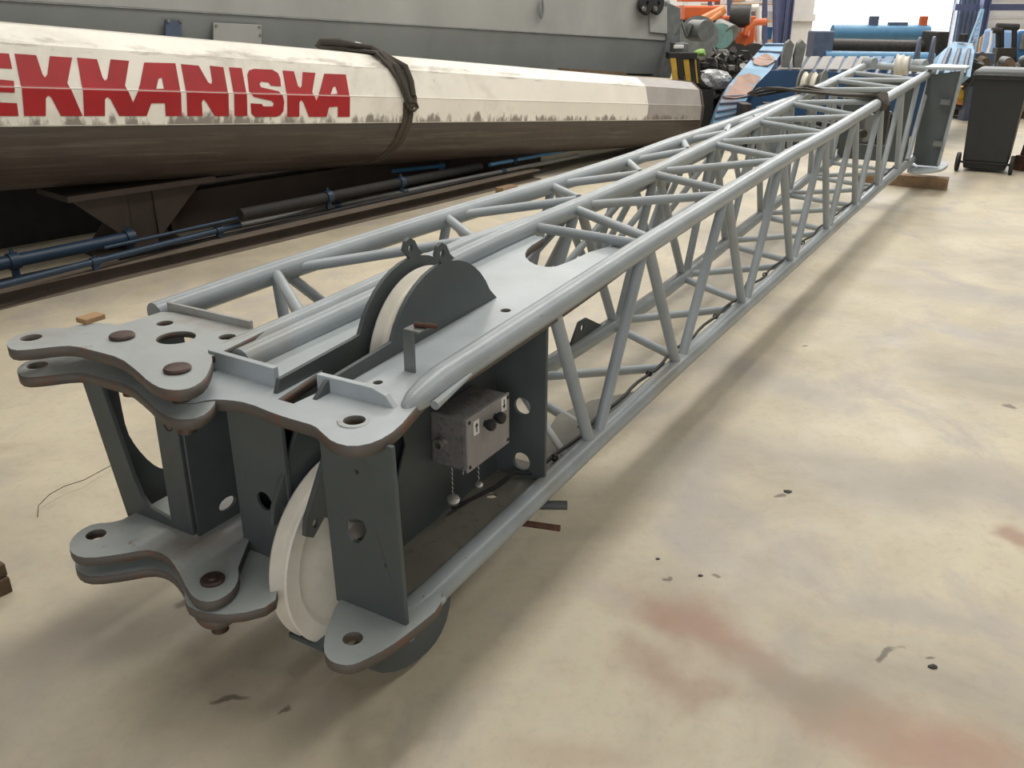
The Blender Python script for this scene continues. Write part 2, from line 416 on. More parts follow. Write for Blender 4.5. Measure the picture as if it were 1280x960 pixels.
nb = [1.44, 2.35, 3.35, 4.35, 5.34, 6.32, 7.29, 8.31]
ntp = [1.06, 1.86, 2.84, 3.82, 4.84, 5.8, 6.8, 7.8, 8.8]
g = .022
for i, u in enumerate(nb):          # right face
    brace(J(u-.04, 0, zb(u)+.02), J(ntp[i]+.03, 0, zt(ntp[i])-.02), jib)
    brace(J(u+.04, 0, zb(u)+.02), J(ntp[i+1]-.03, 0, zt(ntp[i+1])-.02), jib)
ltp = [1.35, 2.31, 3.19, 4.22, 5.34, 6.4, 7.4, 8.4, 9.3]
lbt = [1.80, 2.73, 3.74, 4.68, 5.67, 6.6, 7.6, 8.6]
for i, u in enumerate(lbt):         # left face
    brace(J(u-.04, vl(u)-.02, zb(u)+.02), J(ltp[i]+.03, vl(ltp[i]), zt(ltp[i])-.02), jib)
    brace(J(u+.04, vl(u)-.02, zb(u)+.02), J(ltp[i+1]-.03, vl(ltp[i+1]), zt(ltp[i+1])-.02), jib)
rtp = [1.9, 2.87, 3.82, 4.9, 5.85, 6.8, 7.8, 8.7]
for i, u in enumerate(rtp):         # top face
    la = ltp[i] if i else 1.85
    brace(J(u-.05, .02, zt(u)), J(la+.06, vl(la)-.02, zt(la)), jib, .019)
    brace(J(u+.05, .02, zt(u)), J(ltp[i+1]-.06, vl(ltp[i+1])-.02, zt(ltp[i+1])), jib, .019)
for i, u in enumerate(nb):          # bottom face
    if i: brace(J(u-.06, .02, zb(u)), J(lbt[i-1]+.05, vl(lbt[i-1])-.04, zb(u)), jib, .019)
    else: brace(J(1.25, .02, zb(u)), J(1.75, vl(1.8)-.04, zb(1.8)), jib, .019)
    brace(J(u+.06, .02, zb(u)), J(lbt[i]-.05, vl(lbt[i])-.04, zb(u)), jib, .019)
# ---- near end plates
PZ = .70
def hz(z): return lambda x, y, t: J(x, y, z + t)
def pxs(lst, z): return [onz(px, py, z) for px, py in lst]
th = .034
ZP = .685     # top surface of the head plate
top_px = [(187, 480), (205, 499), (238, 503), (262, 498), (285, 499), (310, 503), (345, 517), (375, 526), (393, 531), (403, 540), (416, 551), (440, 557), (470, 552), (497, 537), (520, 512), (545, 488)]
out = pxs(top_px, ZP) + [(.45, -.02), (1.15, -.02), (1.95, .01), (2.02, .04)]
# forward edge of the rear plate: horns and curved cut-out, then back along the left chord
out += pxs([(748, 311), (700, 330), (680, 331), (664, 326), (655, 318), (660, 309), (676, 301), (681, 298)], .755)
out += [(1.85, .54), (1.1, .57), (.5, .56), (.2, .62), (.16, .68)]
slotv = (.248, .362)
def tilt(x, y, t): return J(x, y, zt(max(x, .2)) - .012 + t if x > .25 else ZP - th/2 + t)
slot = chaikin([(.145, slotv[0]), (.145, slotv[1]), (1.10, slotv[1]), (1.10, slotv[0])], 1)
pin_u, pin_v = onz(443, 526, ZP)
holes = [slot, circ(pin_u, pin_v, .030), circ(*onz(632, 386, .73), .018), circ(*onz(472, 472, .71), .014)]
# the plate is cut where it would be slotted by the sheave
bm = plate([chaikin(out, 1)] + holes, th, lambda x, y, t: J(x, y, (ZP - th/2 + (x-.12)*.044) + t))
obj('head_plate', edged(bm), ('jibplate', 'edge'), jib)
obj('hole_rim', lathe([(.0, .029*K), (.002, .029*K), (.002, .043*K), (0, .045*K)], J(pin_u, pin_v, ZP), (0, 0, 1), 32), 'rusty', jib)
# upstands at the front of the trays
def upstand(pa, pb, h=.06, taper=False):
    a, b = onz(*pa, ZP+.0), onz(*pb, ZP+.0)
    bm = bmesh.new(); t = .010
    d = Vector((b[0]-a[0], b[1]-a[1])).normalized(); nn = Vector((-d.y, d.x))
    prof = [(0, 0), (0, h*.8), (.72, h*.8), (.88, h*.6), (1, 0)] if taper else [(0, 0), (0, h), (1, h), (1, 0)]
    fr, bk = [], []
    for s, zz in prof:
        p = Vector(a).lerp(Vector(b), s)
        fr.append(bm.verts.new(J(p.x-nn.x*t, p.y-nn.y*t, ZP+zz))); bk.append(bm.verts.new(J(p.x+nn.x*t, p.y+nn.y*t, ZP+zz)))
    bm.faces.new(fr); bm.faces.new(bk[::-1])
    for i in range(len(fr)): bm.faces.new((fr[i], fr[i-1], bk[i-1], bk[i]))
    return bm
obj('upstand', upstand((266, 460), (347, 484)), 'jibplate', jib, bevel=.002)
obj('upstand', upstand((400, 487), (497, 512), .062, True), 'jibplate', jib, bevel=.002)
# cheek plates either side of the sheaves
sc = (.80, .62)
def cheek(v, front_u, ear=True):
    p = [(front_u, .725), (.49, .745)]
    for a in range(155, 20, -9):
        aa = math.radians(a)
        p.append((sc[0]+.305*math.cos(aa), sc[1]+.305*math.sin(aa)))
        if abs(a-92) < 5 and ear:
            p += [(sc[0]-.040, .955), (sc[0]-.028, .982), (sc[0]-.006, .99), (sc[0]+.018, .975), (sc[0]+.035, .945), (sc[0]+.06, .925)]
    p += [(1.12, .72), (1.12, .60), (1.05, .12), (.62, .08), (.30, .25), (.18, .33), (.13, .29), (.10, .31), (.11, .36), (.26, .60), (.155, .66)]
    hl = [circ(sc[0]-.006, .955, .013, 12), circ(.145, .33, .014, 12)]
    return plate([p] + hl, .014, lambda x, y, t: J(x, v+t, y))
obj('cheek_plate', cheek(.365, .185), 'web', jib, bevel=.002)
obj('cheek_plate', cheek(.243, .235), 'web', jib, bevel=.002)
# sheaves
def sheave(cu, cz, R, v=.304, w=.034):
    prof = [(-w, R), (-w*.8, R+.004), (-w*.25, R-.022), (w*.25, R-.022), (w*.8, R+.004), (w, R), (w, R-.05), (w*.45, R-.07), (w*.45, .09), (w, .08), (w, .02),
            (-w, .02), (-w, .08), (-w*.45, .09), (-w*.45, R-.07), (-w, R-.05)]
    return lathe([(a*K, b_*K) for a, b_ in prof], J(cu, v, cz), (0, 1, 0), 72)
s1 = obj('sheave', sheave(sc[0], sc[1], .272), 'nylon', jib, smooth=True)
obj('axle', tube([J(sc[0], .20, sc[1]), J(sc[0], .40, sc[1])], .022*K, 16), 'pin', s1)
s2 = obj('sheave', sheave(.345, .135, .305), 'nylon', jib, smooth=True)
obj('axle', tube([J(.345, .20, .135), J(.345, .40, .135)], .022*K, 16), 'pin', s2)
# vertical end plates
def vplate_u(u, loops, t=.014, lean=0): return plate(loops, t, lambda x, y, tt: J(u + tt + lean*(.66-y), x, y))
hexh = [(.062+a, .375+b_) for a, b_ in ((-.036, .014), (-.028, .040), (-.002, .040), (.022, .028), (.038, .012), (.038, -.014), (.016, -.036), (-.004, -.034), (-.022, -.014))]
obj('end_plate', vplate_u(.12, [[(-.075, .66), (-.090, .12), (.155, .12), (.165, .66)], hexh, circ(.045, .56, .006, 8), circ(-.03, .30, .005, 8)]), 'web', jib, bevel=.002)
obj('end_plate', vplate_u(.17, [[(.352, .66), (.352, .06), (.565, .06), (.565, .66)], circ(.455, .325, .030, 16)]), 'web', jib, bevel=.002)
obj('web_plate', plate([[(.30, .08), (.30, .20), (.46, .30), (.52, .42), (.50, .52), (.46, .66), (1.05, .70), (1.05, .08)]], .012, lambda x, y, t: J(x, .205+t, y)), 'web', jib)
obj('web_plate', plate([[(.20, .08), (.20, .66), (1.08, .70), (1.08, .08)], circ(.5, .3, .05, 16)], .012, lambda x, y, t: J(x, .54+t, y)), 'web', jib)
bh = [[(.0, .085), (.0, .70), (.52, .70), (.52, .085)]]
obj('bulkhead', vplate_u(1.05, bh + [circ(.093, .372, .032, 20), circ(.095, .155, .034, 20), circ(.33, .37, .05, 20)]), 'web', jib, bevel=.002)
# bottom plates
ZL = .13
low_px = [(421, 753), (407, 790), (404, 812), (410, 824), (421, 830), (437, 832), (452, 827), (485, 810), (515, 788), (553, 757)]
lo = pxs(low_px, ZL) + [(.30, -.07), (.16, -.06), (.15, .14)]
bu, bv_ = onz(441, 798, ZL)
obj('lower_lug', edged(plate([chaikin(lo, 1), circ(bu, bv_, .027)], .03, hz(ZL-.015))), ('rusty', 'edge'), jib)
lo2 = [(.30, .58), (.06, .60), (-.06, .57), (-.125, .50), (-.13, .43), (-.09, .34), (-.0, .28), (.07, .335), (.15, .37), (.30, .37)]
obj('lower_lug', edged(plate([chaikin(lo2, 1)], .03, hz(ZL-.015))), ('rusty', 'edge'), jib)
obj('bottom_plate', plate([[(.28, .0), (.28, .58), (1.15, .58), (1.15, .06), (1.30, .16), (1.55, .22), (1.75, .16), (1.95, .02), (1.15, .01)], circ(.88, .12, .02, 14), circ(1.50, .09, .012, 10)], .012, lambda x, y, t: J(x, y, .062+.025*x+t)), 'dirtyplate', jib)
# curved guard foot under the lug
pg = [(.10, .08), (.13, .02), (.20, -.08), (.30, -.145), (.42, -.175), (.50, -.165), (.56, -.11), (.58, .0), (.58, .06), (.40, .08)]
for vv in (.03, .40):
    obj('foot_guard', plate([chaikin([(a, max(b_, -.188)) for a, b_ in pg], 1)], .014, lambda x, y, t, vv=vv: J(x-(.09 if vv < .1 else 0), vv+t, y)), 'web', jib, bevel=.002)
obj('foot_rail', bx(.12*K, .46*K, .235*K, .37*K, J(0, 0, -.10).z, J(0, 0, -.085).z), 'web', jib)
# rope retaining bracket
bm = bmesh.new()
q = J(.46, .125, .695)
add_box(bm, q + V(0, 0, .058), (.006, .034, .116)); add_box(bm, q + V(.022, -.012, .116), (.055, .05, .006))
obj('bracket', bm, 'grime', jib, bevel=.0015)
obj('clamp_screw', tube([q+V(.02, -.005, .126), q+V(.035, -.065, .126)], .0065, 10), 'rust', jib)
# cable pegs low on the right side
obj('peg', tube([J(1.04, .02, -.0), J(1.09, -.07, .0)], .015, 12), 'web', jib)
obj('peg', tube([J(.90, .02, -.0), J(.94, -.12, .0)], .010, 12), 'rust', jib)
# end gussets beside chord ends
obj('gusset', tube([J(.33, -.052, .685), J(.52, -.040, .705)], [.012, .006], 10), 'jib', jib, smooth=True)
obj('gusset', tube([J(.15, -.06, .06), J(.34, -.05, .06)], [.018, .010], 10), 'jib', jib, smooth=True)
# sling pins, small gussets and clips on the bottom chord
obj('pad_eye', plate([[(3.42, .12), (3.55, .20), (3.60, .20), (3.68, .12)], circ(3.57, .17, .015, 10)], .01, lambda x, y, t: J(x, .05+t, y)), 'web', jib)
obj('pad_eye', plate([[(2.2, .12), (2.30, .24), (2.38, .24), (2.62, .12)], circ(2.34, .20, .02, 10)], .012, lambda x, y, t: J(x, vl(2.4)-.02+t, y)), 'web', jib)
# electric cable along the bottom chord
cp = []
for i in range(0, 90):
    u = 1.06 + i*.085
    cp.append(J(u, .045 + .008*math.sin(i*1.3), zb(u)+.035+.004*math.sin(i*.9)))
cp = [J(.70, .16, .12), J(.80, .17, .09), J(.92, .13, .10), J(1.0, .10, .13)] + cp
obj('cable', tube(cp, .0065, 8), 'black', jib, smooth=True)
for i in range(9):
    u = 1.2+i*.9; bm = lathe([(-.006, .008), (.006, .008), (.006, .013), (-.006, .013)], J(u, .045, zb(u)+.035), (1, 0, 0), 10)
    obj('cable_tie', bm, 'black', jib)
# ---- control box (bolted to the web)
cb = obj('control_box', bx(.644*K, .895*K, .065*K, .20*K, J(0, 0, .305).z, J(0, 0, .487).z), 'box', jib, bevel=.008)
cbz0, cbz1 = J(0, 0, .303).z, J(0, 0, .489).z
lid = obj('lid', bx(.642*K, .897*K, .057*K, .067*K, cbz0, cbz1), 'boxlid', cb, bevel=.003)
yv = .057*K
for su in (.655, .885):
    for sz in (.32, .475):
        obj('screw', lathe([(0, .001), (0, .0055), (.002, .0055), (.002, .001)], V(su*K, yv-.002, J(0, 0, sz).z), (0, 1, 0), 12), 'black', lid)
for su in (.745, .805):
    k = J(su, .057, .437)
    bb = lathe([(0, .001), (0, .010), (.006, .010), (.010, .015), (.020, .018), (.030, .015), (.034, .001)], k, (0, -1, 0), 20)
    obj('push_button', bb, 'black', lid, smooth=True)
def arrow(su, up, zc=.445):
    a = obj('arrow_label', bx(su*K-.014, su*K+.014, yv-.0025, yv-.0005, J(0, 0, zc).z-.022, J(0, 0, zc).z+.022), 'label', lid)
    s = 1 if up else -1; z0 = J(0, 0, zc).z
    pts = [(-.002, -.014*s), (.002, -.014*s), (.002, .004*s), (.008, .004*s), (0, .015*s), (-.008, .004*s), (-.002, .004*s)]
    obj('arrow', plate([pts], .001, lambda x, y, t: V(su*K+x, yv-.003+t, z0+y)), 'ink', a)
arrow(.692, True); arrow(.858, False, .462)
con = obj('connector', lathe([(0, .006), (0, .018), (.006, .018), (.006, .014), (.020, .014), (.022, .017), (.028, .017), (.028, .010), (.006, .008)], J(.644, .15, .39), (-1, 0, 0), 20), 'zinc', cb, smooth=True)
def chain(p0, p1):
    bm = bmesh.new(); n = 14
    for i in range(n):
        a = Vector(p0).lerp(Vector(p1), i/n); b_ = Vector(p0).lerp(Vector(p1), (i+.8)/n)
        off = V(.0022, 0, 0) if i % 2 else V(0, .0022, 0)
        add_tube(bm, [a+off, b_-off], .0012, 5)
    return bm
for (u_, v_, zt_, zb_, r_) in ((.66, .13, .31, .175, .019), (.80, .12, .31, .165, .012)):
    ch = obj('chain', chain(J(u_, v_, zt_), J(u_, v_, zb_+.02)), 'zinc', cb)
    obj('dust_cap', lathe([(0, .001), (0, r_), (.010, r_), (.012, r_*.7), (.012, .001)], J(u_, v_, zb_), (-.35, -.35, .9), 20), 'zinc', ch, smooth=True)
obj('chain', chain(J(.725, .13, .31), J(.73, .135, .235)), 'zinc', cb)
# ---- far end of the jib
SP = onv(1132, 82, .30); SPB = onv(1151, 92, .16)
obj('end_tube', tube([J(9.75, .02, 1.03), J(10.15, .76, 1.03)], .035*K, 14), 'jib', jib, smooth=True)
obj('end_tube', tube([J(9.5, .02, .14), J(9.8, .74, .14)], .035*K, 14), 'jib', jib, smooth=True)
for vv in (.1, .66):
    obj('end_tube', tube([J(9.82+.3*vv, vv, 1.06), J(9.85+.3*(vv+.12), vv+.12, 1.06)], .062*K, 18), 'jib', jib, smooth=True)
for px_, vv in ((1137, .36), (1155, .18)):
    q_ = onv(px_, 94, vv)
    obj('lug', plate([chaikin([(-.16, 0), (.16, 0), (.14, .14), (.06, .34), (.0, .38), (-.08, .30)], 1)], .03, lambda x, y, t: q_ + V(x+.3, t, y)), 'bluegrey', jib)
s3 = obj('sheave', lathe([(-.03, .03), (-.03, .11), (-.01, .095), (.01, .095), (.03, .11), (.03, .03)], SP + V(0, .06, 0), (0, 1, 0), 36), 'nylon', jib, smooth=True)
s4 = obj('sheave', lathe([(-.03, .03), (-.03, .10), (-.01, .085), (.01, .085), (.03, .10), (.03, .03)], SP, (0, 1, 0), 36), 'nylon', jib, smooth=True)
obj('end_frame', plate([[(.0, .12), (-.06, .08), (-.27, .08), (-.35, 1.0), (-.32, 1.05), (-.02, 1.0)]], .03, lambda x, y, t: J(9.28+t, x, y)), 'web', jib, bevel=.003)
obj('end_frame', plate([chaikin([(9.0, .02), (9.75, .02), (9.8, -.30), (9.45, -.35), (9.1, -.30), (8.85, -.1)], 1)], .03, hz(.055)), 'jibplate', jib, bevel=.003)
obj('end_frame', plate([[(9.2, .02), (9.75, .02), (9.8, -.28), (9.6, -.37), (9.26, -.37)]], .03, hz(1.07)), 'jibplate', jib, bevel=.003)
obj('end_flange', tube([J(9.25, -.27, .10), J(9.25, -.34, 1.05)], .016, 8), 'jib', jib)
obj('end_strut', tube([J(8.75, -.02, .20), J(9.45, -.02, .98)], .022, 10), 'jib', jib)
for zz in (.30, .72):
    obj('lug', bx(9.22*K-.03, 9.22*K, -.28*K, -.19*K, J(0, 0, zz).z, J(0, 0, zz+.05).z), 'grime', jib)
# inner web plates seen through the lattice at the far end
obj('bulkhead', plate([[(.02, .14), (.02, .95), (.72, .95), (.72, .14)], [(.2, .3), (.2, .8), (.55, .8), (.55, .3)]], .03, lambda x, y, t: J(8.95+t, x, y)), 'web', jib)

# ------------------------------------------------------------------ second (folded) jib, left
fly = thing('folding_jib', 'narrow tapering lattice jib folded along the left side of the longer jib', 'crane jib', JO, ANG)
UBL = [.38, .94, 1.87, 2.65, 3.4, 4.3, 5.15, 6.3]; VBL = [1.135, 1.09, .955, .845, .765, .74, .705, .675]
UBR = [.1, .4, .7, 1.0, 1.6, 2.0, 2.4, 3.2, 4.3, 5.3, 6.3]; VBR = [.69, .685, .675, .675, .655, .63, .585, .555, .59, .64, .69]
fvl = lambda u: interp(u, UBL, VBL); fvr = lambda u: interp(u, UBR, VBR)
fzt = lambda u: zt(u)+.005
fvb = lambda u: interp(u, [.3, 3.7, 5.6, 6.3], [.86, .80, .72, .69]); fzb = lambda u: interp(u, [.3, 3.7, 4.7, 5.6, 6.3], [.15, .32, .365, .41, .44])
chord('chord', rng(.40, 6.3, 24), lambda u: (u, fvl(u), fzt(u)), fly)
frz = lambda u: fzt(u) - interp(u, [.1, 1.6, 2.6, 6.3], [.01, .012, .06, .06])
chord('chord', rng(.12, 6.2, 30), lambda u: (u, fvr(u), frz(u)), fly, r=.036*K)
chord('chord', rng(.30, 6.3, 16), lambda u: (u, fvb(u), fzb(u)), fly)
fl = [.94, 1.87, 2.65, 3.40, 4.2, 5.0, 5.75]; fr_ = [.60, 1.60, 2.42, 3.1, 3.85, 4.65, 5.4, 6.1]; fb = [.75, 1.45, 2.3, 3.05, 3.85, 4.7, 5.5, 6.2]
for i, u in enumerate(fl):
    brace(J(u-.04, fvl(u)-.02, fzt(u)), J(fr_[i]+.02, fvr(fr_[i])+.01, fzt(fr_[i])), fly, .019)
    brace(J(u+.05, fvl(u)-.02, fzt(u)), J(fr_[i+1]-.02, fvr(fr_[i+1])+.01, fzt(fr_[i+1])), fly, .019)
    brace(J(u-.02, fvl(u), fzt(u)-.02), J(fb[i], fvb(fb[i]), fzb(fb[i])), fly, .019)
    brace(J(u+.03, fvl(u), fzt(u)-.02), J(fb[i+1]-.03, fvb(fb[i+1]), fzb(fb[i+1])), fly, .019)
    brace(J(fr_[i]+.02, fvr(fr_[i]), fzt(fr_[i])-.03), J(fb[i]+.03, fvb(fb[i])-.01, fzb(fb[i])), fly, .017)
    brace(J(fr_[i+1]-.02, fvr(fr_[i+1]), fzt(fr_[i+1])-.03), J(fb[i]+.06, fvb(fb[i])-.01, fzb(fb[i])), fly, .017)
ZF = .765
bpx = [(8, 432), (9, 426), (22, 418), (40, 414), (68, 409), (82, 411), (100, 405), (130, 400)]
bo = pxs(bpx[:-1] + [(128, 403), (165, 409), (180, 424), (205, 437), (240, 430)], ZF) + pxs([(258, 440), (266, 446), (263, 459), (256, 474), (240, 485), (222, 488), (203, 486), (187, 478), (170, 462), (150, 447), (120, 439), (92, 432), (70, 433), (38, 437), (16, 438)], ZF)
lugc = onz(39, 422, ZF); pinc = onz(222, 463, ZF); pin2 = onz(153, 422, ZF)
bh_ = [circ(*lugc, .030)]
ZB2 = .735
obj('base_plate', edged(plate([[(.10, 1.10), (.39, 1.09), (.41, 1.06), (.43, .66), (.20, .63), (.10, .66), (.02, .72), (.04, .95)], circ(*onz(220, 422, ZB2), .058, 28), circ(*onz(206, 404, ZB2), .026), circ(*onz(284, 421, ZB2), .026)], .02, hz(ZB2-.010))), ('rusty', 'edge'), fly)
obj('link_plate', edged(plate([chaikin(bo, 1)] + bh_, .032, hz(ZF-.016))), ('rusty', 'edge'), fly)
bo2 = pxs(bpx[:6], ZF) + [(.20, 1.08), (.20, .74)] + pxs([(258, 440), (266, 446), (263, 459), (256, 474), (240, 485), (222, 488), (203, 486), (187, 478), (170, 462), (150, 447), (120, 439), (92, 432), (70, 433), (38, 437), (16, 438)], ZF)
bo2 = [(a+.012, b_+.0) for a, b_ in bo2]
obj('link_plate', edged(plate([chaikin(bo2, 1), circ(*lugc, .030)], .032, hz(.662))), ('rusty', 'edge'), fly)
obj('plate_edge', bx(.42*K, .432*K, .71*K, 1.09*K, J(0, 0, .71).z, J(0, 0, .760).z), 'rusty', fly)
obj('weld_tab', bx(.13*K, .20*K, 1.10*K, 1.15*K, J(0, 0, .765).z, J(0, 0, .782).z), 'rack', fly, bevel=.003)
for (u_, v_) in (pinc, pin2):
    obj('pin', lathe([(-.16, .001), (-.16, .024), (0, .024), (0, .031), (.006, .033), (.010, .030), (.012, .022), (.0115, .001)], J(u_, v_, ZF), (0, 0, 1), 28), 'pin', fly, smooth=True)
obj('clip_ring', tube([J(pinc[0]-.02, pinc[1]+.05, .60) + V(0, .014*math.cos(a), .016*math.sin(a)) for a in rng(0, 2*PI*15/16, 16)], .0022, 6, closed=True), 'rust', fly)
# box frame of the folded jib
def ftrap(u, inner=True, s=1.0):
    o_ = [(1.135, .66), (1.015, .12), (.705, .12), (.70, .66)]
    i_ = [(1.03, .60), (.955, .30), (.93, .235), (.90, .205), (.80, .19), (.795, .60)]
    return plate([o_, i_], .016, lambda x, y, t: J(u + t, x, y))
obj('end_frame', ftrap(.10), 'web', fly, bevel=.002)
def hole_on(pxl, v):
    return [(lambda q_: (q_.x/K, H-(H-q_.z)/K))(onv(a_, b_, v)) for a_, b_ in pxl]
hp = chaikin(hole_on([(160, 470), (161, 505), (163, 540), (172, 560), (186, 578), (200, 586), (222, 582), (225, 540), (222, 480), (200, 470)], 1.05), 1)
umax = max(p_[0] for p_ in hp)
obj('side_plate', plate([[(.10, .12), (.10, .675), (umax+.12, .675), (umax+.05, .12)], [(a_, min(b_, .655)) for a_, b_ in hp]], .012, lambda x, y, t: J(x, 1.015+(y-.13)*.225+t, y)), 'web', fly, bevel=.002)
obj('side_plate', plate([[(.10, .12), (.10, .66), (.45, .66), (.45, .12)], circ(.22, .22, .035, 14, .022)], .012, lambda x, y, t: J(x, .69+t, y)), 'web', fly)
ZG = .165
lpx = [(85, 683), (92, 670), (104, 660), (120, 654), (140, 653), (158, 648)]
l2 = pxs(lpx, ZG) + [(.42, .98), (.42, .70)] + pxs([(297, 706), (299, 722), (292, 737), (278, 748), (262, 753), (246, 750), (236, 740), (222, 712), (212, 698), (200, 690), (182, 687), (150, 693), (110, 698), (92, 694)], ZG)
obj('lower_link_plate', edged(plate([chaikin(l2, 1), circ(*onz(120, 668, ZG), .030)], .03, hz(ZG-.015))), ('rusty', 'edge'), fly)
l3 = [(a+.005, b_) for a, b_ in l2[:6]] + [(.2, .95), (.2, .70)] + [(a+.005, b_) for a, b_ in l2[8:]]
obj('lower_link_plate', edged(plate([chaikin(l3, 1), circ(*onz(120, 668, ZG), .030)], .03, hz(.082))), ('rusty', 'edge'), fly)
lp = onz(266, 726, ZG)
obj('pin', lathe([(-.15, .001), (-.15, .022), (0, .022), (0, .030), (.006, .031), (.010, .027), (.010, .014), (.013, .012), (.013, .001)], J(*lp, ZG), (0, 0, 1), 28), 'pin', fly, smooth=True)
# tip sheaves of the folded jib
p = onv(1016, 108, .84)
for dv in (-.03, .05):
    obj('sheave', lathe([(-.024, .03), (-.024, .12), (-.01, .10), (.01, .10), (.024, .12), (.024, .03)], p + V(0, dv, 0), (.1, 1, 0), 36), 'nylon', fly, smooth=True)
obj('tip_frame', bx(6.2*K, p.x, .75*K, .87*K, J(0, 0, .84).z, J(0, 0, .90).z), 'jib', fly, bevel=.005)
obj('tip_frame', bx(6.1*K, 6.3*K, .62*K, .80*K, J(0, 0, .45).z, J(0, 0, .90).z), 'jib', fly, bevel=.005)
for dv in (-.09, .10): obj('rope_guard', plate([circ(0, 0, .15, 20)], .012, lambda x, y, t: p + V(x-.02, dv+t, y-.01)), 'grime', fly)

# ------------------------------------------------------------------ sling over both jibs
def ribbon(paths, wdt, th=.006, closed=False):
    bm = bmesh.new()
    for pts in paths:
        pts = [Vector(p) for p in pts]; n = len(pts); prev = None
        for i, p_ in enumerate(pts):
            t = (pts[min(i+1, n-1)]-pts[max(i-1, 0)]).normalized()
            sd = Vector(wdt) * 1.0; sd = sd - t*sd.dot(t)
            nn = t.cross(sd).normalized()*th
            r = [bm.verts.new(p_+sd+nn), bm.verts.new(p_-sd+nn), bm.verts.new(p_-sd-nn), bm.verts.new(p_+sd-nn)]
            if prev:
                for k in range(4): bm.faces.new((prev[k], prev[(k+1) % 4], r[(k+1) % 4], r[k]))
            else: bm.faces.new(r[::-1])
            prev = r
        bm.faces.new(prev)
    return bm
def JW(u, v, z): return JM @ J(u, v, z)
paths = []
for k in range(3):
    o_ = k*.10
    paths.append([JW(6.62+o_*.5, -.045, .88), JW(6.62+o_*.5, -.055, .93), JW(6.65+o_, .0, .995), JW(6.70+o_, .12, .985-.01*k), JW(6.75+o_, .3, .975), JW(6.75+o_*1.2, .5, .985), JW(6.72+o_, .66, .995+.015*k), JW(6.6+o_*1.2, .80, 1.02-.02*k), JW(6.5+o_, .93, 1.02-.03*k), JW(6.42+o_, 1.0, .985-.02*k)])
dv = Vector((math.cos(ANG), math.sin(ANG), 0))
tag(obj('lifting_sling', ribbon(paths, dv*.05, .008), 'strapd', smooth=True), 'dark webbing sling draped across the top of the long grey jib', 'sling')

# timber block under far end of the jib
a = WZ(1182, 238, 0); nvec = Vector((-math.sin(ANG), math.cos(ANG), 0)); R_ = Matrix.Rotation(ANG, 3, 'Z')
bm = bmesh.new(); add_box(bm, V(a.x, a.y, .055) + nvec*.42 + dv*.07, (.14, .84, .11), R_)
tag(obj('timber_block', bm, 'wood', bevel=.004), 'raw timber block on the floor under the far end of the grey jib', 'timber')

# ------------------------------------------------------------------ white telescopic boom with red letters
BL, BR = V(-3.28, 6.0, 1.065), V(2.10, 11.95, .405)
bd = (BR-BL).normalized(); bn = V(bd.y, -bd.x, 0).normalized()      # bn faces the camera side (right / near)
bup = bn.cross(bd).normalized()
if bup.z < 0: bup = -bup
D = .775
SL = (BR-BL).length
def DS(s): return 1.03 + (.775-1.03)*s/SL
half = [(0, 1), (.26, .985), (.42, .88), (.49, .65), (.50, .635), (.50, .43), (.495, .42), (.475, .27), (.42, .16), (.34, .08), (.22, .025), (.08, 0)]
def surf_r(zf):
    zs = [h[1] for h in half][::-1]; rs = [h[0] for h in half][::-1]; return interp(zf, zs, rs)
L0 = -2.6; L1 = (BR-BL).length
boom = thing('telescopic_boom', 'long round white and brown crane boom section with big red lettering', 'crane boom', (BR.x, BR.y, 0))
boomT = Matrix.Translation(-Vector((BR.x, BR.y, 0)))
def boom_bm(pts, s0, s1, shrink=1.0, n=2, endr=None):
    bm = bmesh.new(); rings = []; ls_ = bm.verts.layers.float.new('along'); lz_ = bm.verts.layers.float.new('height')
    for i in range(n):
        s = s0+(s1-s0)*i/(n-1); sc_ = shrink if not endr else endr[i]
        rings.append([bm.verts.new(boomT @ (BL + bd*s + bn*(r*DS(s)*sc_) + bup*((z-.5)*DS(s)*sc_))) for r, z in pts])
    for i, rg_ in enumerate(rings):
        for v_, (r, z) in zip(rg_, pts): v_[ls_] = s0+(s1-s0)*i/(n-1); v_[lz_] = z
    for a_, b_ in zip(rings, rings[1:]):
        for k in range(len(pts)-1): bm.faces.new((a_[k], a_[k+1], b_[k+1], b_[k]))
    return bm, rings
upper = [(-r, z) for r, z in half[::-1] if z >= .42] + [(r, z) for r, z in half[1:] if z >= .42]
lower = [(r, z) for r, z in half if z <= .42] + [(-r, z) for r, z in half[::-1] if z <= .42]
bm, _ = boom_bm(upper, L0, L1-1.25, n=2); obj('upper_shell', bm, 'bwhite', boom, smooth=True, angle=8)
bm, _ = boom_bm(upper, L1-1.25, L1, n=2); obj('end_shell', bm, 'bgrey', boom, smooth=True, angle=8)
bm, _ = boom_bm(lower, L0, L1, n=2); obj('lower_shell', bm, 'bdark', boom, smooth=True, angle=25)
full = upper + lower[1:-1]
bm, rg = boom_bm(full + [full[0]], L1, L1+.10, n=4, endr=[1, .985, .95, .88])
bm.faces.new(rg[-1][:-1]); obj('end_cap', bm, 'beam', boom, smooth=True, angle=30)
# weld seams
for zf in (.64, .425):
    r = surf_r(zf)
    obj('weld_seam', tube([boomT @ (BL+bd*s+bn*(r*DS(s)+.001)+bup*((zf-.5)*DS(s))) for s in rng(L0, L1, 4)], .0035, 6), 'seam', boom)
obj('end_band', tube([boomT @ (BL+bd*(L1-.02)+bn*(r*D*1.005)+bup*((z-.5)*D*1.005)) for r, z in full], .012, 6), 'beam', boom)
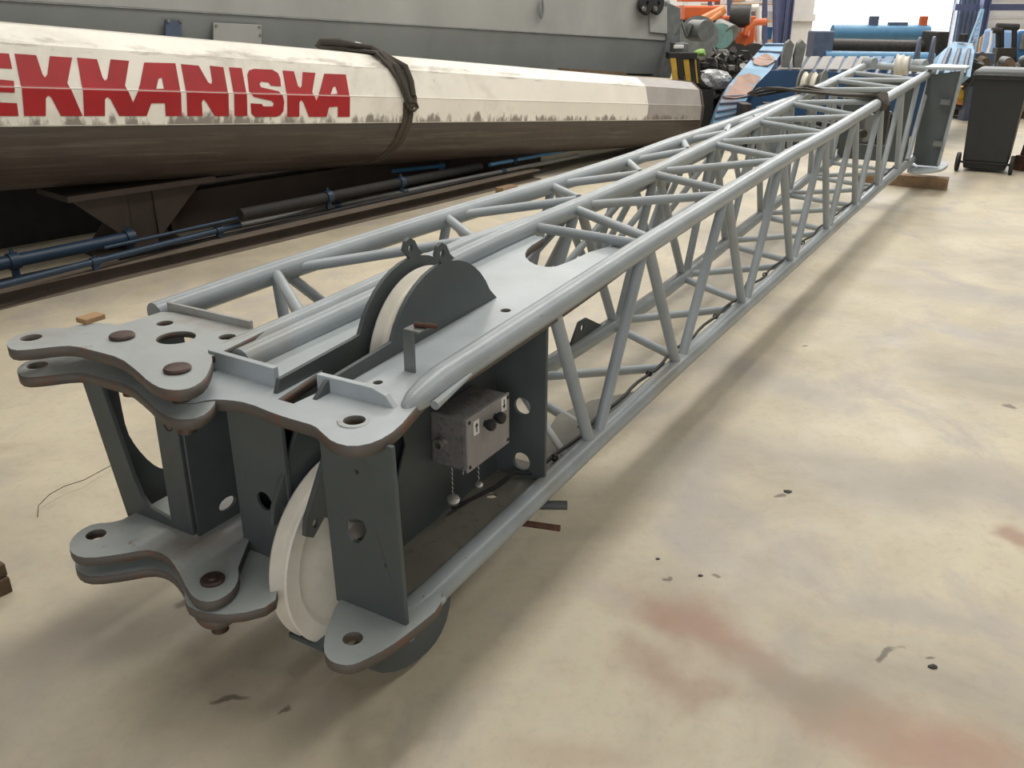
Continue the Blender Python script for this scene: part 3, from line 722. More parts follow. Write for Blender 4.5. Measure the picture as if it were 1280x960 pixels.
# letters
sideP = BL + bn*(.5*D)
def letter(px_loops):
    loops = []
    for lp in px_loops:
        q_ = []
        for (x, y) in lp:
            r = .5; s = 1.0
            for _ in range(8):
                # skin plane at the current station, leaning with the taper
                p_ = WP(x, y, BL+bn*(r*DS(s)), bn); s = (p_-BL).dot(bd); zf = (p_-BL).dot(bup)/DS(s)+.5; r = surf_r(zf)
            q_.append((s, zf))
        loops.append(q_)
    bm = plate(loops, .0001, lambda x, y, t: V(x, y, t))
    # keep one side only, split on the crease
    bm2 = bm
    for zc in (.635, .65, .83):
        bmesh.ops.bisect_plane(bm2, geom=bm2.verts[:]+bm2.edges[:]+bm2.faces[:], plane_co=(0, zc, 0), plane_no=(0, 1, 0))
    for v_ in bm2.verts:
        s, zf, t = v_.co
        r = surf_r(zf); v_.co = boomT @ (BL + bd*s + bn*(r*DS(s) + .0025 + (.001 if t > 0 else 0)) + bup*((zf-.5)*DS(s)))
    return bm2
LET = {
 'E': [[(-34, 64), (11, 67), (15, 86), (-4, 85), (-3, 99), (17, 101), (18, 116), (-2, 115), (0, 128), (21, 129), (23, 145), (-26, 145)]],
 'K1': [[(18, 67), (45, 69), (53, 93), (56, 97), (59, 93), (62, 70), (90, 72), (84, 104), (103, 145), (76, 145), (64, 122), (60, 119), (57, 123), (57, 145), (30, 145)]],
 'KA': [[(96, 72), (121, 74), (128, 97), (131, 101), (134, 98), (138, 74), (161, 76), (156, 107), (166, 128), (175, 105), (180, 78), (219, 79), (227, 145), (207, 145), (206, 129), (189, 129), (183, 145), (149, 145), (138, 124), (134, 121), (131, 124), (131, 145), (105, 145)],
        [(195, 111), (198, 98), (202, 97), (205, 111)]],
 'N': [[(226, 80), (248, 82), (260, 103), (264, 105), (265, 101), (262, 82), (279, 84), (286, 145), (268, 145), (258, 128), (254, 124), (252, 128), (253, 145), (234, 145)]],
 'I': [[(286, 84), (302, 85), (309, 145), (293, 145)]],
 'S': [[(309, 93), (311, 88), (317, 86), (340, 87), (347, 91), (350, 98), (351, 108), (338, 107), (336, 103), (326, 102), (324, 105), (326, 109), (348, 114), (353, 119), (355, 127), (354, 139), (350, 144), (345, 146), (318, 146), (314, 142), (313, 129), (327, 130), (329, 133), (341, 133), (342, 129), (339, 126), (317, 121), (311, 114)]],
 'KB': [[(353, 88), (367, 89), (372, 107), (375, 110), (377, 107), (378, 90), (394, 91), (390, 115), (395, 126), (400, 112), (405, 92), (432, 93), (437, 146), (422, 146), (422, 133), (411, 134), (408, 146), (386, 146), (379, 128), (376, 125), (374, 128), (374, 146), (359, 146)],
        [(413, 118), (416, 109), (419, 108), (422, 117)]],
}
for nm, lp in LET.items():
    obj('lettering', letter(lp), 'bred', boom)
# sling over the white boom
def BS(px, zf, off=.012):
    """point on the boom skin at column px"""
    y = 150; p_ = WP(px, y, BL+bn*.45, bn); s = (p_-BL).dot(bd); return s
def skin(s, zf, off=.01, side=1):
    r = surf_r(zf); return BL + bd*s + bn*(side*(r*DS(s)) + side*off) + bup*((zf-.5)*DS(s) + (off if zf > .9 else 0))
sS = BS(500, .5); DM = DS(sS)
P1 = []
for i in range(2):
    ds = .055*i
    P1.append([skin(sS-.35+ds, .95, .012, -1), BL+bd*(sS-.22+ds)+bup*(.5*DM+.02), skin(sS-.12+ds, .98, .03), skin(sS-.06+ds, .9, .03), skin(sS+.0+ds, .8, .03), skin(sS+.05+ds, .64, .03), skin(sS+.07+ds*.5, .56, .03)])
strap = thing('webbing_sling', 'brown webbing sling wrapped around the white boom right of the red lettering', 'sling', (BL+bd*sS)*1.0)
strap.location = (BL+bd*sS); sT = Matrix.Translation(-(BL+bd*sS))
def spart(nm, bm, m):
    for v_ in bm.verts: v_.co = sT @ v_.co
    return obj(nm, bm, m, strap, smooth=True)
spart('draped_loop', ribbon(P1, bd*.040, .010), 'strapd')
bm = bmesh.new()
add_tube(bm, [skin(sS+.07, .62, .03), skin(sS+.13, .60, .04), skin(sS+.15, .56, .04), skin(sS+.11, .53, .04), skin(sS+.05, .55, .03)], .012, 8)
spart('eye_loop', bm, 'strapd')
bm = bmesh.new()
add_tube(bm, [BL+bd*(sS-.42)+bup*(.5*DM+.02)-bn*.12, BL+bd*(sS-.40)+bup*(.5*DM+.07)-bn*.10, BL+bd*(sS-.30)+bup*(.5*DM+.075), BL+bd*(sS-.16)+bup*(.5*DM+.055)+bn*.04, BL+bd*(sS-.02)+bup*(.5*DM+.04)+bn*.10, skin(sS+.08, .90, .06), skin(sS+.10, .78, .05), skin(sS+.10, .66, .045)], .028, 8)
add_tube(bm, [BL+bd*(sS-.42)+bup*(.5*DM+.015)-bn*.10, BL+bd*(sS-.25)+bup*(.5*DM+.03), BL+bd*(sS-.10)+bup*(.5*DM+.02)+bn*.05, skin(sS-.02, .9, .04), skin(sS+.02, .74, .04), skin(sS+.06, .6, .04)], .026, 8)
spart('folded_strap', bm, 'strapd')
spart('care_label', tube([BL+bd*(sS-.15)+bup*(.5*DM+.062)+bn*.03, BL+bd*(sS-.10)+bup*(.5*DM+.055)+bn*.05], .026, 8), 'label')
P2 = []
for i in range(2):
    ds = .06*i
    P2.append([skin(sS+.04+ds, zf, .008) - bd*(max(0, .5-zf))**1.6*.75 for zf in (.60, .5, .43, .35, .27, .2, .14, .08, .03)])
spart('hanging_strap', ribbon(P2, bd*.026, .004), 'strap')

# ------------------------------------------------------------------ grey box boom behind the white one
GOFF = .95
gp = BL - bn*GOFF; gdir = V(bd.x, bd.y, 0).normalized(); gn = V(gdir.y, -gdir.x, 0)
def G(px, py, off=0): return WP(px, py, gp+gn*off, gn)
f0, f1 = G(-120, -7), G(838, 51)
cr = thing('box_boom', 'large grey box-section crane boom parked behind the white boom', 'crane boom', (f1.x, f1.y, 0)); gT = Matrix.Translation(-V(f1.x, f1.y, 0))
top0, top1 = G(-120, -68), G(838, 0)
b0, b1 = G(-120, 70), G(838, 94)
def quadprism(pts, th_, nrm):
    bm = bmesh.new(); a_ = [bm.verts.new(gT @ p_) for p_ in pts]; b_ = [bm.verts.new(gT @ (p_+nrm*th_)) for p_ in pts]
    bm.faces.new(a_); bm.faces.new(b_[::-1])
    for i in range(len(a_)): bm.faces.new((a_[i], a_[i-1], b_[i-1], b_[i]))
    return bm
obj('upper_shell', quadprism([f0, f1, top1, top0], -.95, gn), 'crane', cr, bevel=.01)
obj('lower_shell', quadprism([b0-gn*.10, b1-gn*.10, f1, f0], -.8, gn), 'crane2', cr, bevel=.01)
obj('fold_seam', tube([gT @ G(-120, -6.5, .004), gT @ G(838, 51, .004)], .007, 6), 'grime', cr)
e0 = G(838, 0); e1 = G(838, 94)
obj('boom_collar', quadprism([G(833, 2, .03), G(851, 10, .03), G(851, 50, .03), G(838, 98, .03), G(826, 96, .03), G(834, 50, .03)], -1.0, gn), 'grime', cr, bevel=.01)
obj('side_plate', quadprism([G(812, 8, .03), G(834, 8, .03), G(834, 42, .03), G(813, 40, .03)], -.02, gn), 'crane', cr)
for px in (804, 818):
    hb = obj('guide_wheel', lathe([(0, .02), (0, .13), (.05, .15), (.07, .13), (.07, .03)], gT @ G(px, 4, .05), gn, 28), 'black', cr, smooth=True)
    obj('wheel_hub', lathe([(0, .001), (0, .035), (.03, .03), (.03, .001)], gT @ G(px, 11, .12), gn, 16), 'zinc', hb, smooth=True)
obj('lifting_ring', tube([gT @ (G(677, 10, .05) + gdir*.03*math.cos(a_) + V(0, 0, .10*math.sin(a_))) for a_ in rng(0, 2*PI*11/12, 12)], .016, 8, closed=True), 'crane2', cr)
# inspection plate and small blue tab
pl = obj('cover_plate', quadprism([G(267, 28, .02), G(327, 31, .02), G(327, 70, .02), G(267, 70, .02)], -.02, gn), 'crane', cr, bevel=.003)
for px, py in ((270, 32), (324, 34), (325, 44)): obj('bolt', lathe([(0, .001), (0, .012), (.01, .012), (.01, .001)], gT @ G(px, py, .02), gn, 8), 'zinc', pl)
tb = obj('blue_tab', quadprism([G(207, 25, .02), G(227, 26, .02), G(227, 60, .02), G(207, 60, .02)], -.02, gn), 'bluegrey', cr)
for px in (210, 225): obj('bolt', lathe([(0, .001), (0, .014), (.014, .014), (.014, .001)], gT @ G(px, 26, .02), gn, 8), 'zinc', tb)
obj('slot', quadprism([G(829, 76, -.095), G(832, 76, -.095), G(829, 94, -.095), G(826, 94, -.095)], -.01, gn), 'black', cr)
# timber packing between booms
bm = bmesh.new(); add_box(bm, BL+bd*(L1-1.6)+bup*(.5*DS(L1-1.6)+.012)-bn*.16, (1.1, .16, .05), Matrix.Rotation(math.atan2(bd.y, bd.x), 3, 'Z') @ Matrix.Rotation(math.asin(-bd.z), 3, 'Y'))
tag(obj('timber_plank', bm, 'woodd'), 'brown timber plank lying on top of the white boom near its far end', 'timber')

# ------------------------------------------------------------------ under the booms: added shade block, stand, rail, pipes
gv = V(bd.x, bd.y, 0).normalized(); gside = V(gv.y, -gv.x, 0)
rotg = Matrix.Rotation(math.atan2(gv.y, gv.x), 3, 'Z')
base = V(BL.x, BL.y, 0)
bm = bmesh.new(); add_box(bm, base + gv*2.2 - gside*1.28 + V(0, 0, .34), (14.0, 1.1, .68), rotg)  # big dark block added to supply the darkness under the booms
tag(obj('shade_filler', bm, 'dark', bevel=.01), 'dark block added to deepen the shade beneath the grey boom', 'shade filler')
# floor rail and pipes: direction measured on the floor
r0, r1 = WZ(-60, 402, 0), WZ(640, 233, 0); rd = (r1-r0).normalized(); rs = V(rd.y, -rd.x, 0)
rr_ = Matrix.Rotation(math.atan2(rd.y, rd.x), 3, 'Z'); Lr = (r1-r0).length+.5
rail = thing('steel_rail', 'long brown steel beam lying on the floor left of the jibs', 'steel beam', (r0+rd*Lr/2), math.atan2(rd.y, rd.x))
bm = bmesh.new(); add_box(bm, (0, .10, .006), (Lr, .20, .012)); add_box(bm, (0, .32, .03), (Lr, .26, .06)); obj('bottom_flange', bm, 'rail', rail)
bm = bmesh.new(); add_box(bm, (0, .10, .05), (Lr, .012, .08)); obj('web', bm, 'beam', rail)
bm = bmesh.new(); add_box(bm, (0, .10, .095), (Lr, .16, .012)); obj('top_flange', bm, 'rail', rail)
def fp(px, py, z): return WZ(px, py, z)
def line_thing(name, label, cat, pts, r, mat, clamps=(), group=None, cmat='pblue'):
    base_ = Vector(pts[0]); t_ = thing(name, label, cat, base_, 0, group)
    obj('tube', tube([Vector(p_)-base_ for p_ in pts], r, 14), mat, t_, smooth=True)
    for f_ in clamps:
        a_ = Vector(pts[0]).lerp(Vector(pts[-1]), f_) - base_; d_ = (Vector(pts[-1])-Vector(pts[0])).normalized()
        bm = bmesh.new(); add_tube(bm, [a_-d_*.03, a_+d_*.03], r*1.3, 12); add_box(bm, a_+V(0, 0, -r*1.5), (.04, .03, r*1.8), rr_)
        add_tube(bm, [a_+V(0, 0, r), a_+V(0, 0, r*1.8)], r*.3, 8)
        obj('clamp', bm, cmat, t_, smooth=True)
    return t_
z1 = .16
A1, A2 = fp(-40, 367, z1), fp(300, 281, z1)
line_thing('blue_pipe', 'blue steel pipe with clamps on the floor under the white boom, left end', 'pipe', [A1, A2], .022, 'pblue', (.40, .9))
line_thing('grey_pipe', 'pale grey steel pipe running along the floor beside the blue pipe clamps', 'pipe', [fp(270, 288, .13), fp(722, 195, .13)], .022, 'pgrey', (.25, .42, .72))
line_thing('blue_rod', 'thin blue rod running above the grey pipe beneath the white boom', 'rod', [fp(130, 310, .22), fp(560, 214, .22)], .012, 'pblue', (.5,))
line_thing('square_blue_tube', 'dark blue square tube lying behind the blue pipe at left', 'tube', [fp(-40, 338, .18), fp(165, 296, .18)], .042, 'pblue', (.25, .98))
line_thing('hydraulic_cylinder', 'light blue cylinder with end fork lying above the dark pipes mid way', 'cylinder', [fp(490, 214, .22), fp(555, 207, .22)], .020, 'blue', (.95,), cmat='blue')
line_thing('blue_cylinder', 'bright blue cylinder under the far end of the white boom', 'cylinder', [fp(612, 206, .20), fp(708, 188, .20)], .020, 'blue', (.3,))
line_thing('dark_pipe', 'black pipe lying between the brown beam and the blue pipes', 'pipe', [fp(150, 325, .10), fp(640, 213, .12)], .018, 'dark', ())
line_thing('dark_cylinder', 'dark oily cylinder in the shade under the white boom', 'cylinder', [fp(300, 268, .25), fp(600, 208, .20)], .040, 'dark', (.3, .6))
# timber blocks that carry the pipes
a = fp(640, 250, 0)
bm = bmesh.new(); add_box(bm, V(a.x-.05, a.y+.1, .055), (.22, .10, .11), rr_)
tag(obj('timber_block', bm, 'wood', bevel=.004), 'short timber block under the pipes left of the narrow jib', 'timber')
# stand under the white boom
c_ = V(*[(BL+bd*.75)[k_] for k_ in range(3)])
sb = thing('boom_stand', 'dark welded steel stand with gussets carrying the white boom', 'stand', (c_.x, c_.y, 0), math.atan2(gv.y, gv.x))
obj('post', bx(-.10, .10, -.12, .12, 0, .46), 'beam', sb, bevel=.004)
obj('base_plate', bx(-.35, .35, -.3, .3, 0, .02), 'beam', sb)
obj('saddle', bx(-.55, .55, -.25, .25, .45, .49), 'beam', sb)
for s_ in (-1, 1):
    obj('gusset', plate([[(s_*.1, .45), (s_*.5, .45), (s_*.10, .08)]], .02, lambda x, y, t: V(x, -.13+t, y)), 'beam', sb)
    obj('gusset', plate([[(s_*.1, .02), (s_*.34, .02), (s_*.10, .30)]], .02, lambda x, y, t: V(x, .13+t, y)), 'beam', sb)
c2 = WZ(300, 262, 0) + gside*.32
bm = bmesh.new()
d2 = thing('box_beam', 'dark brown box beam with flanges lying under the middle of the white boom', 'steel beam', c2, math.atan2(gv.y, gv.x))
obj('beam_body', bx(-.9, 3.6, -.12, .14, 0, .30), 'beam', d2, bevel=.008)
obj('beam_flange', bx(-.9, 3.6, -.18, .20, .30, .325), 'beam', d2)
obj('end_plate', bx(-.93, -.90, -.22, .22, 0, .42), 'beam', d2)

# ------------------------------------------------------------------ small things on the floor
pts = [WZ(47, 646, .004), WZ(48, 632, .02), WZ(62, 618, .035), WZ(80, 608, .035), WZ(105, 600, .03), WZ(142, 580, .02), WZ(160, 570, .012)]
tag(obj('wire_offcut', tube(pts, .0014, 6), 'rust'), 'thin bent wire lying on the floor left of the folded jib', 'wire')
a = WZ(-14, 757, 0)
bm = bmesh.new(); add_box(bm, V(a.x-.06, a.y+.02, .026), (.20, .09, .052), Matrix.Rotation(.9, 3, 'Z'))
add_box(bm, V(a.x-.06, a.y+.02, .075), (.20, .075, .042), Matrix.Rotation(.95, 3, 'Z'))
tag(obj('timber_offcut', bm, 'woodd', bevel=.003), 'dark timber offcut at the left edge of the floor', 'timber')
for i, (px, py, s_) in enumerate(((1003, 438, .012), (1166, 832, .010), (874, 719, .007), (822, 718, .006), (985, 614, .012))):
    pass
def crumb(px, py, s_, lab):
    bm = bmesh.new(); bmesh.ops.create_icosphere(bm, subdivisions=1, radius=s_)
    for v_ in bm.verts: v_.co = Vector((v_.co.x*(1+random.random()*.8), v_.co.y*(.6+random.random()*.6), max(v_.co.z, -s_*.3)*.5 + s_*.15))
    o = obj('dirt_clump', bm, 'ink'); o.location = WZ(px, py, 0); tag(o, lab, 'dirt')
crumb(984, 615, .012, 'dark dirt clump in open floor right of the jib middle')
crumb(1166, 834, .011, 'dark spidery dirt clump on the floor at lower right')
crumb(822, 699, .006, 'tiny dark dirt crumb nearest the red stain')
crumb(875, 720, .007, 'small dark crumb right of the other floor crumbs')

# ------------------------------------------------------------------ wheelie bin
bp = WZ(1230, 213, 0)
bin_ = thing('wheelie_bin', 'tall dark grey wheelie bin standing on the floor beyond the jib', 'bin', bp, ANG - PI/2)
def loft(secs):
    bm = bmesh.new(); rings = []
    for z, hx, hy, cy in secs:
        rings.append([bm.verts.new(V(x, y+cy, z)) for x, y in ((-hx, -hy), (hx, -hy), (hx, hy), (-hx, hy))])
    for a_, b_ in zip(rings, rings[1:]):
        for k in range(4): bm.faces.new((a_[k], a_[(k+1) % 4], b_[(k+1) % 4], b_[k]))
    bm.faces.new(rings[0][::-1]); bm.faces.new(rings[-1]); return bm
obj('bin_body', loft([(.03, .205, .19, .05), (.10, .215, .20, .05), (.12, .22, .21, .05), (.98, .255, .27, .07)]), 'bin', bin_, bevel=.015)
obj('rim', loft([(.955, .272, .29, .07), (1.0, .276, .294, .07)]), 'bin', bin_, bevel=.008)
lid_ = obj('bin_lid', loft([(1.0, .27, .29, .07), (1.035, .262, .28, .07), (1.06, .22, .235, .08)]), 'binlid', bin_, bevel=.012)
obj('handle', tube([V(-.24, -.24, .985), V(-.24, -.30, 1.0), V(.24, -.30, 1.0), V(.24, -.24, .985)], .014, 8), 'bin', bin_)
obj('axle', tube([V(-.27, -.17, .10), V(.27, -.17, .10)], .012, 8), 'dark', bin_)
for s_ in (-1, 1):
    wh = obj('wheel', lathe([(-.02, .02), (-.02, .09), (-.014, .10), (.014, .10), (.02, .09), (.02, .02)], V(s_*.262, -.17, .10), (1, 0, 0), 28), 'black', bin_, smooth=True)
    obj('wheel_hub', lathe([(-.024, .001), (-.024, .03), (.024, .03), (.024, .001)], V(s_*.262, -.17, .10), (1, 0, 0), 16), 'bin', wh)

# ------------------------------------------------------------------ rusty block stack at right edge
a = WZ(1298, 214, 0)
st = thing('rusty_casting', 'rusty brown casting standing at the right edge beyond the bin', 'casting', a, .5)
obj('base', bx(-.16, .16, -.2, .2, 0, .16), 'rust', st, bevel=.01)
obj('upper_body', loft([(.16, .13, .17, 0), (.36, .12, .15, 0), (.42, .07, .1, 0)]), 'rust', st, bevel=.01)

# ------------------------------------------------------------------ blue ribbed machine frame
Yb = 13.0
fr = thing('blue_machine_frame', 'big blue ribbed steel frame with rusty patches behind the far end of the jibs', 'machine frame', WZ(980, 160, 0)); bT = -fr.location
def slab(quads, th_, mat, nm, off=V(0, .25, -.1)):
    bm = bmesh.new()
    for q_ in quads:
        a_ = [bm.verts.new(p_+bT) for p_ in q_]; b_ = [bm.verts.new(p_+bT+off) for p_ in q_]
        bm.faces.new(a_); bm.faces.new(b_[::-1])
        for i in range(4): bm.faces.new((a_[i], a_[i-1], b_[i-1], b_[i]))
    return obj(nm, bm, mat, fr)
Ls = [(886, 172, 12.2), (890, 157, 12.25), (899, 130, 12.4), (910, 107, 12.7), (930, 84, 13.2), (957, 54, 14.4)]
Rs = [(922, 160, 12.2), (926, 146, 12.25), (931, 128, 12.4), (945, 106, 12.7), (963, 88, 13.2), (984, 54, 14.4)]
quads = []
for i in range(len(Ls)-1):
    quads.append([WY(*Ls[i]), WY(*Rs[i]), WY(*Rs[i+1]), WY(*Ls[i+1])])
slab(quads, .1, 'blight', 'side_deck')
def lerp3(a_, b_, t): return Vector(a_).lerp(Vector(b_), t)
LP = [WY(*p_) for p_ in Ls]; RP = [WY(*p_) for p_ in Rs]
for i, f_ in ((0, .2), (0, .8), (1, .3), (1, .62), (2, .0), (2, .35), (4, .3), (4, .62), (4, .9)):
    obj('rib', tube([lerp3(LP[i], LP[i+1], f_)+bT+V(0, -.02, .01), lerp3(RP[i], RP[i+1], f_)+bT+V(0, -.02, .01)], .016, 6), 'bluegrey', fr)
for (i, fa, j_, fb_, sa, sb_) in ((2, .30, 3, .45, .08, .92), (4, .12, 4, .42, .25, .8)):
    A_ = lerp3(LP[i], LP[i+1], fa); B_ = lerp3(RP[i], RP[i+1], fa); C_ = lerp3(RP[j_], RP[j_+1], fb_); D_ = lerp3(LP[j_], LP[j_+1], fb_)
    lift = V(0, -.03, .02)
    ring_ = [lerp3(A_, B_, sa), lerp3(A_, B_, .5)+V(0, -.01, -.02), lerp3(A_, B_, sb_), lerp3(B_, C_, .5)-V(.02, 0, 0), lerp3(D_, C_, sb_), lerp3(D_, C_, .5)+V(0, 0, .04), lerp3(D_, C_, sa), lerp3(A_, D_, .5)+V(.04, 0, 0)]
    slab_bm = bmesh.new(); f_ = slab_bm.faces.new([slab_bm.verts.new(p_+bT+lift) for p_ in ring_]); bmesh.ops.triangulate(slab_bm, faces=[f_])
    bmesh.ops.solidify(slab_bm, geom=slab_bm.faces[:], thickness=.012)
    obj('rust_patch', slab_bm, 'patch', fr)
# front dark plate under the deck
fpx = [(918, 170), (926, 146), (931, 128), (945, 106), (963, 88), (985, 88), (1180, 96), (1180, 165), (1100, 175), (918, 190)]
bm = bmesh.new(); a_ = [bm.verts.new(WY(x, y, 12.75)+bT) for x, y in fpx]; b_ = [bm.verts.new(WY(x, y, 12.75)+bT+V(.1, .15, 0)) for x, y in fpx]
bm.faces.new(a_); bm.faces.new(b_[::-1])
for i in range(len(a_)): bm.faces.new((a_[i], a_[i-1], b_[i-1], b_[i]))
obj('front_plate', bm, 'blued', fr)
# top deck with pale panels
slab([[WY(968, 89, 12.8), WY(1180, 93, 12.8), WY(1190, 74, 14.6), WY(985, 71, 14.6)]], .1, 'bluegrey', 'top_deck', V(0, 0, -.08))
for k in range(10):
    x0 = 972+k*15.6; y0 = 88.5+.0*k
    obj('deck_panel', (lambda q_: (lambda bm: ([bm.verts.new(p_+bT) for p_ in q_], bm.faces.new(bm.verts[:]), bmesh.ops.solidify(bm, geom=bm.faces[:], thickness=.02), bm)[-1])(bmesh.new()))(
        [WY(x0, 88.3, 12.8)+V(0, 0, .02), WY(x0+12.6, 88.5, 12.8)+V(0, 0, .02), WY(x0+21, 72, 14.5)+V(0, 0, .02), WY(x0+10, 72, 14.5)+V(0, 0, .02)]), 'blight' if k > 6 else 'clad', fr)
# lugs
for x, yb, yt in ((984, 88, 50), (999, 88, 50)):
    q_ = [(x-6, yb), (x+1, yb+2), (x+5, yt+24), (x+9, yt+6), (x+4, yt), (x-1, yt+4), (x-6, yt+20)]
    bm = bmesh.new(); A_ = [bm.verts.new(WY(a_, b__, 13.0)+bT) for a_, b__ in q_]; B_ = [bm.verts.new(WY(a_, b__, 13.0)+bT+V(.06, .3, 0)) for a_, b__ in q_]
    bm.faces.new(A_); bm.faces.new(B_[::-1])
    for i in range(len(A_)): bm.faces.new((A_[i], A_[i-1], B_[i-1], B_[i]))
    obj('lug', bm, 'grime', fr)
# big tubes across the back
obj('cross_tube', tube([WY(1030, 72, 14.8)+bT, WY(1166, 74, 14.8)+bT], .10, 20), 'blue', fr, smooth=True)
obj('cross_tube', tube([WY(1040, 41, 16.0)+bT, WY(1160, 41, 16.0)+bT], .125, 20), 'blue', fr, smooth=True)
obj('cross_tube', tube([WY(1035, 57, 15.4)+bT, WY(1160, 60, 15.4)+bT], .11, 20), 'machine', fr, smooth=True)
bm = bmesh.new(); c_ = WY(1024, 62, 15.0)+bT; add_box(bm, c_, (.30, .4, .55)); obj('end_bracket', bm, 'bluegrey', fr, bevel=.02)
bm = bmesh.new(); c_ = WY(1166, 62, 15.2)+bT; add_box(bm, c_, (.18, .6, .55)); obj('end_bracket', bm, 'machine', fr, bevel=.02)
for px, wd, hh, m_ in ((1092, 10, 12, 'bluegrey'), (1154, 8, 12, 'orange'), (1122, 22, 5, 'bluegrey')):
    c_ = WY(px, 32-hh/2+1, 16.0)+bT; bm = bmesh.new(); add_box(bm, c_, (wd*.0142, .1, hh*.0142)); obj('bracket', bm, m_, fr, bevel=.01)
# right ribbed slab
Rq = [[WY(1165, 92, 12.0), WY(1213, 96, 12.0), WY(1218, 66, 13.0), WY(1178, 64, 13.0)], [WY(1178, 64, 13.0), WY(1218, 66, 13.0), WY(1216, 54, 13.6), WY(1192, 52, 13.6)]]
slab(Rq, .1, 'blight', 'side_deck', V(0, .2, -.1))
for t0 in (.22, .52, .82):
    A_ = lerp3(Rq[0][0], Rq[0][1], t0); B_ = lerp3(Rq[0][3], Rq[0][2], t0)
    obj('rib', tube([A_+bT+V(0, 0, .02), lerp3(A_, B_, .5)+bT+V(0, 0, .06), B_+bT+V(0, 0, .03)], .03, 6), 'bluegrey', fr)
obj('shaft', lathe([(0, .001), (0, .06), (.1, .06), (.1, .001)], WY(1203, 52, 13.5)+bT, (0, 0, 1), 14), 'machine', fr)
# blue lattice mast rising on the right
mast = thing('lattice_mast', 'slim pale blue lattice strip leaning against the dark gate leaf', 'lattice', WZ(1212, 150, 0)); mT = -mast.location
e1a, e1b, e2a, e2b = WY(1209, 60, 14.2), WY(1227, 12, 14.6), WY(1218, 66, 14.2), WY(1229, 12, 14.6)
obj('rail', tube([e1a+mT, e1b+mT], .018, 8), 'blight', mast); obj('rail', tube([e2a+mT, e2b+mT], .018, 8), 'blight', mast)
for k in range(7):
    obj('lacing', tube([lerp3(e1a, e1b, k/7)+mT, lerp3(e2a, e2b, (k+1)/7)+mT], .010, 6), 'blight', mast)
obj('base', bx(-.15, .15, -.1, .1, 0, 1.0), 'bluegrey', mast)
for v_ in mast.children[-1].data.vertices: v_.co += Vector((0, 0, 0))

# ------------------------------------------------------------------ machines and stock in the background, left of centre
def bg(name, label, cat, px, Y): 
    t_ = thing(name, label, cat, V(WY(px, 100, Y).x, Y, 0)); return t_
def pbox(t_, nm, x0, y0, x1, y1, Y, dep, mat, bev=.01):
    a_ = WY(x0, y1, Y); b_ = WY(x1, y0, Y); o_ = t_.location; a_.z = max(a_.z, .0)
    bm = bmesh.new(); add_box(bm, V((a_.x+b_.x)/2-o_.x, Y+dep/2-o_.y, (a_.z+b_.z)/2), (abs(b_.x-a_.x), dep, abs(b_.z-a_.z)))
    return obj(nm, bm, mat, t_, bevel=bev)
def ppoly(t_, nm, pts, Y, dep, mat):
    bm = bmesh.new(); o_ = t_.location; o_ = V(o_.x, o_.y, 0)
    A_ = [bm.verts.new(WY(x, y, Y)-o_) for x, y in pts]; B_ = [bm.verts.new(WY(x, y, Y)-o_+V(0, dep, 0)) for x, y in pts]
    bm.faces.new(A_); bm.faces.new(B_[::-1])
    for i in range(len(A_)): bm.faces.new((A_[i], A_[i-1], B_[i-1], B_[i]))
    return obj(nm, bm, mat, t_)
def ptube(t_, nm, pts, Y, r, mat, seg=10):
    o_ = V(t_.location.x, t_.location.y, 0)
    return obj(nm, tube([WY(p_[0], p_[1], p_[2] if len(p_) > 2 else Y)-o_ for p_ in pts], r, seg), mat, t_, smooth=True)
def plath(t_, nm, px, py, Y, prof, axis, mat, seg=24):
    o_ = V(t_.location.x, t_.location.y, 0)
    return obj(nm, lathe(prof, WY(px, py, Y)-o_, axis, seg), mat, t_, smooth=True)
# black machine base under pipe flange
e = bg('engine_block', 'black oily machine with round pipe flange right of the white boom end', 'engine', 880, 13.0)
pbox(e, 'block', 850, 112, 893, 168, 13.0, 1.0, 'dark')
pbox(e, 'block', 893, 120, 904, 160, 13.3, .6, 'dark')
pbox(e, 'foot', 858, 160, 892, 220, 13.1, .6, 'dark')
fl_ = plath(e, 'pipe_flange', 860, 143, 12.98, [(0, .075), (0, .095), (.12, .095), (.12, .075)], (0, -1, 0), 'grime')
plath(e, 'pipe_bore', 860, 143, 12.95, [(0, .001), (0, .078), (.02, .078), (.02, .001)], (0, -1, 0), 'pipe_in')
for i in range(12):
    px, py = 850+random.random()*22, 84+random.random()*24
    plath(e, 'fitting', px, py, 12.9+random.random()*.5, [(0, .001), (0, .05+.03*random.random()), (.12, .05), (.12, .001)], (random.random()-.5, -1, random.random()-.5), random.choice(['machine', 'grime', 'dark']))
def engine(name, lab, x0, y0, x1, y1, Y, n, mats, cat='engine'):
    t_ = bg(name, lab, cat, (x0+x1)/2, Y)
    pbox(t_, 'block', x0+3, y0+(y1-y0)*.35, x1-3, y1, Y+.2, .8, 'machine', .02)
    o_ = V(t_.location.x, t_.location.y, 0)
    for i in range(n):
        px, py = x0+random.random()*(x1-x0), y0+random.random()*(y1-y0)*.85
        k = random.random(); m_ = random.choice(mats)
        if k < .35: plath(t_, 'cylinder_cover', px, py, Y+.1*random.random(), [(0, .001), (0, .05), (.03, .06), (.10, .05), (.10, .001)], (random.random()-.5, -1, random.random()*.6), m_, 14)
        elif k < .7:
            q_ = [(px, py), (px+random.uniform(-9, 9), py+random.uniform(-6, 6)), (px+random.uniform(-14, 14), py+random.uniform(-2, 12))]
            ptube(t_, 'hose', [(a_, b_, Y-.05+.1*random.random()) for a_, b_ in q_], Y, .016+.012*random.random(), m_, 8)
        else: pbox(t_, 'bracket', px-4, py-3, px+4, py+3, Y-.05, .2, m_, .005)
    return t_
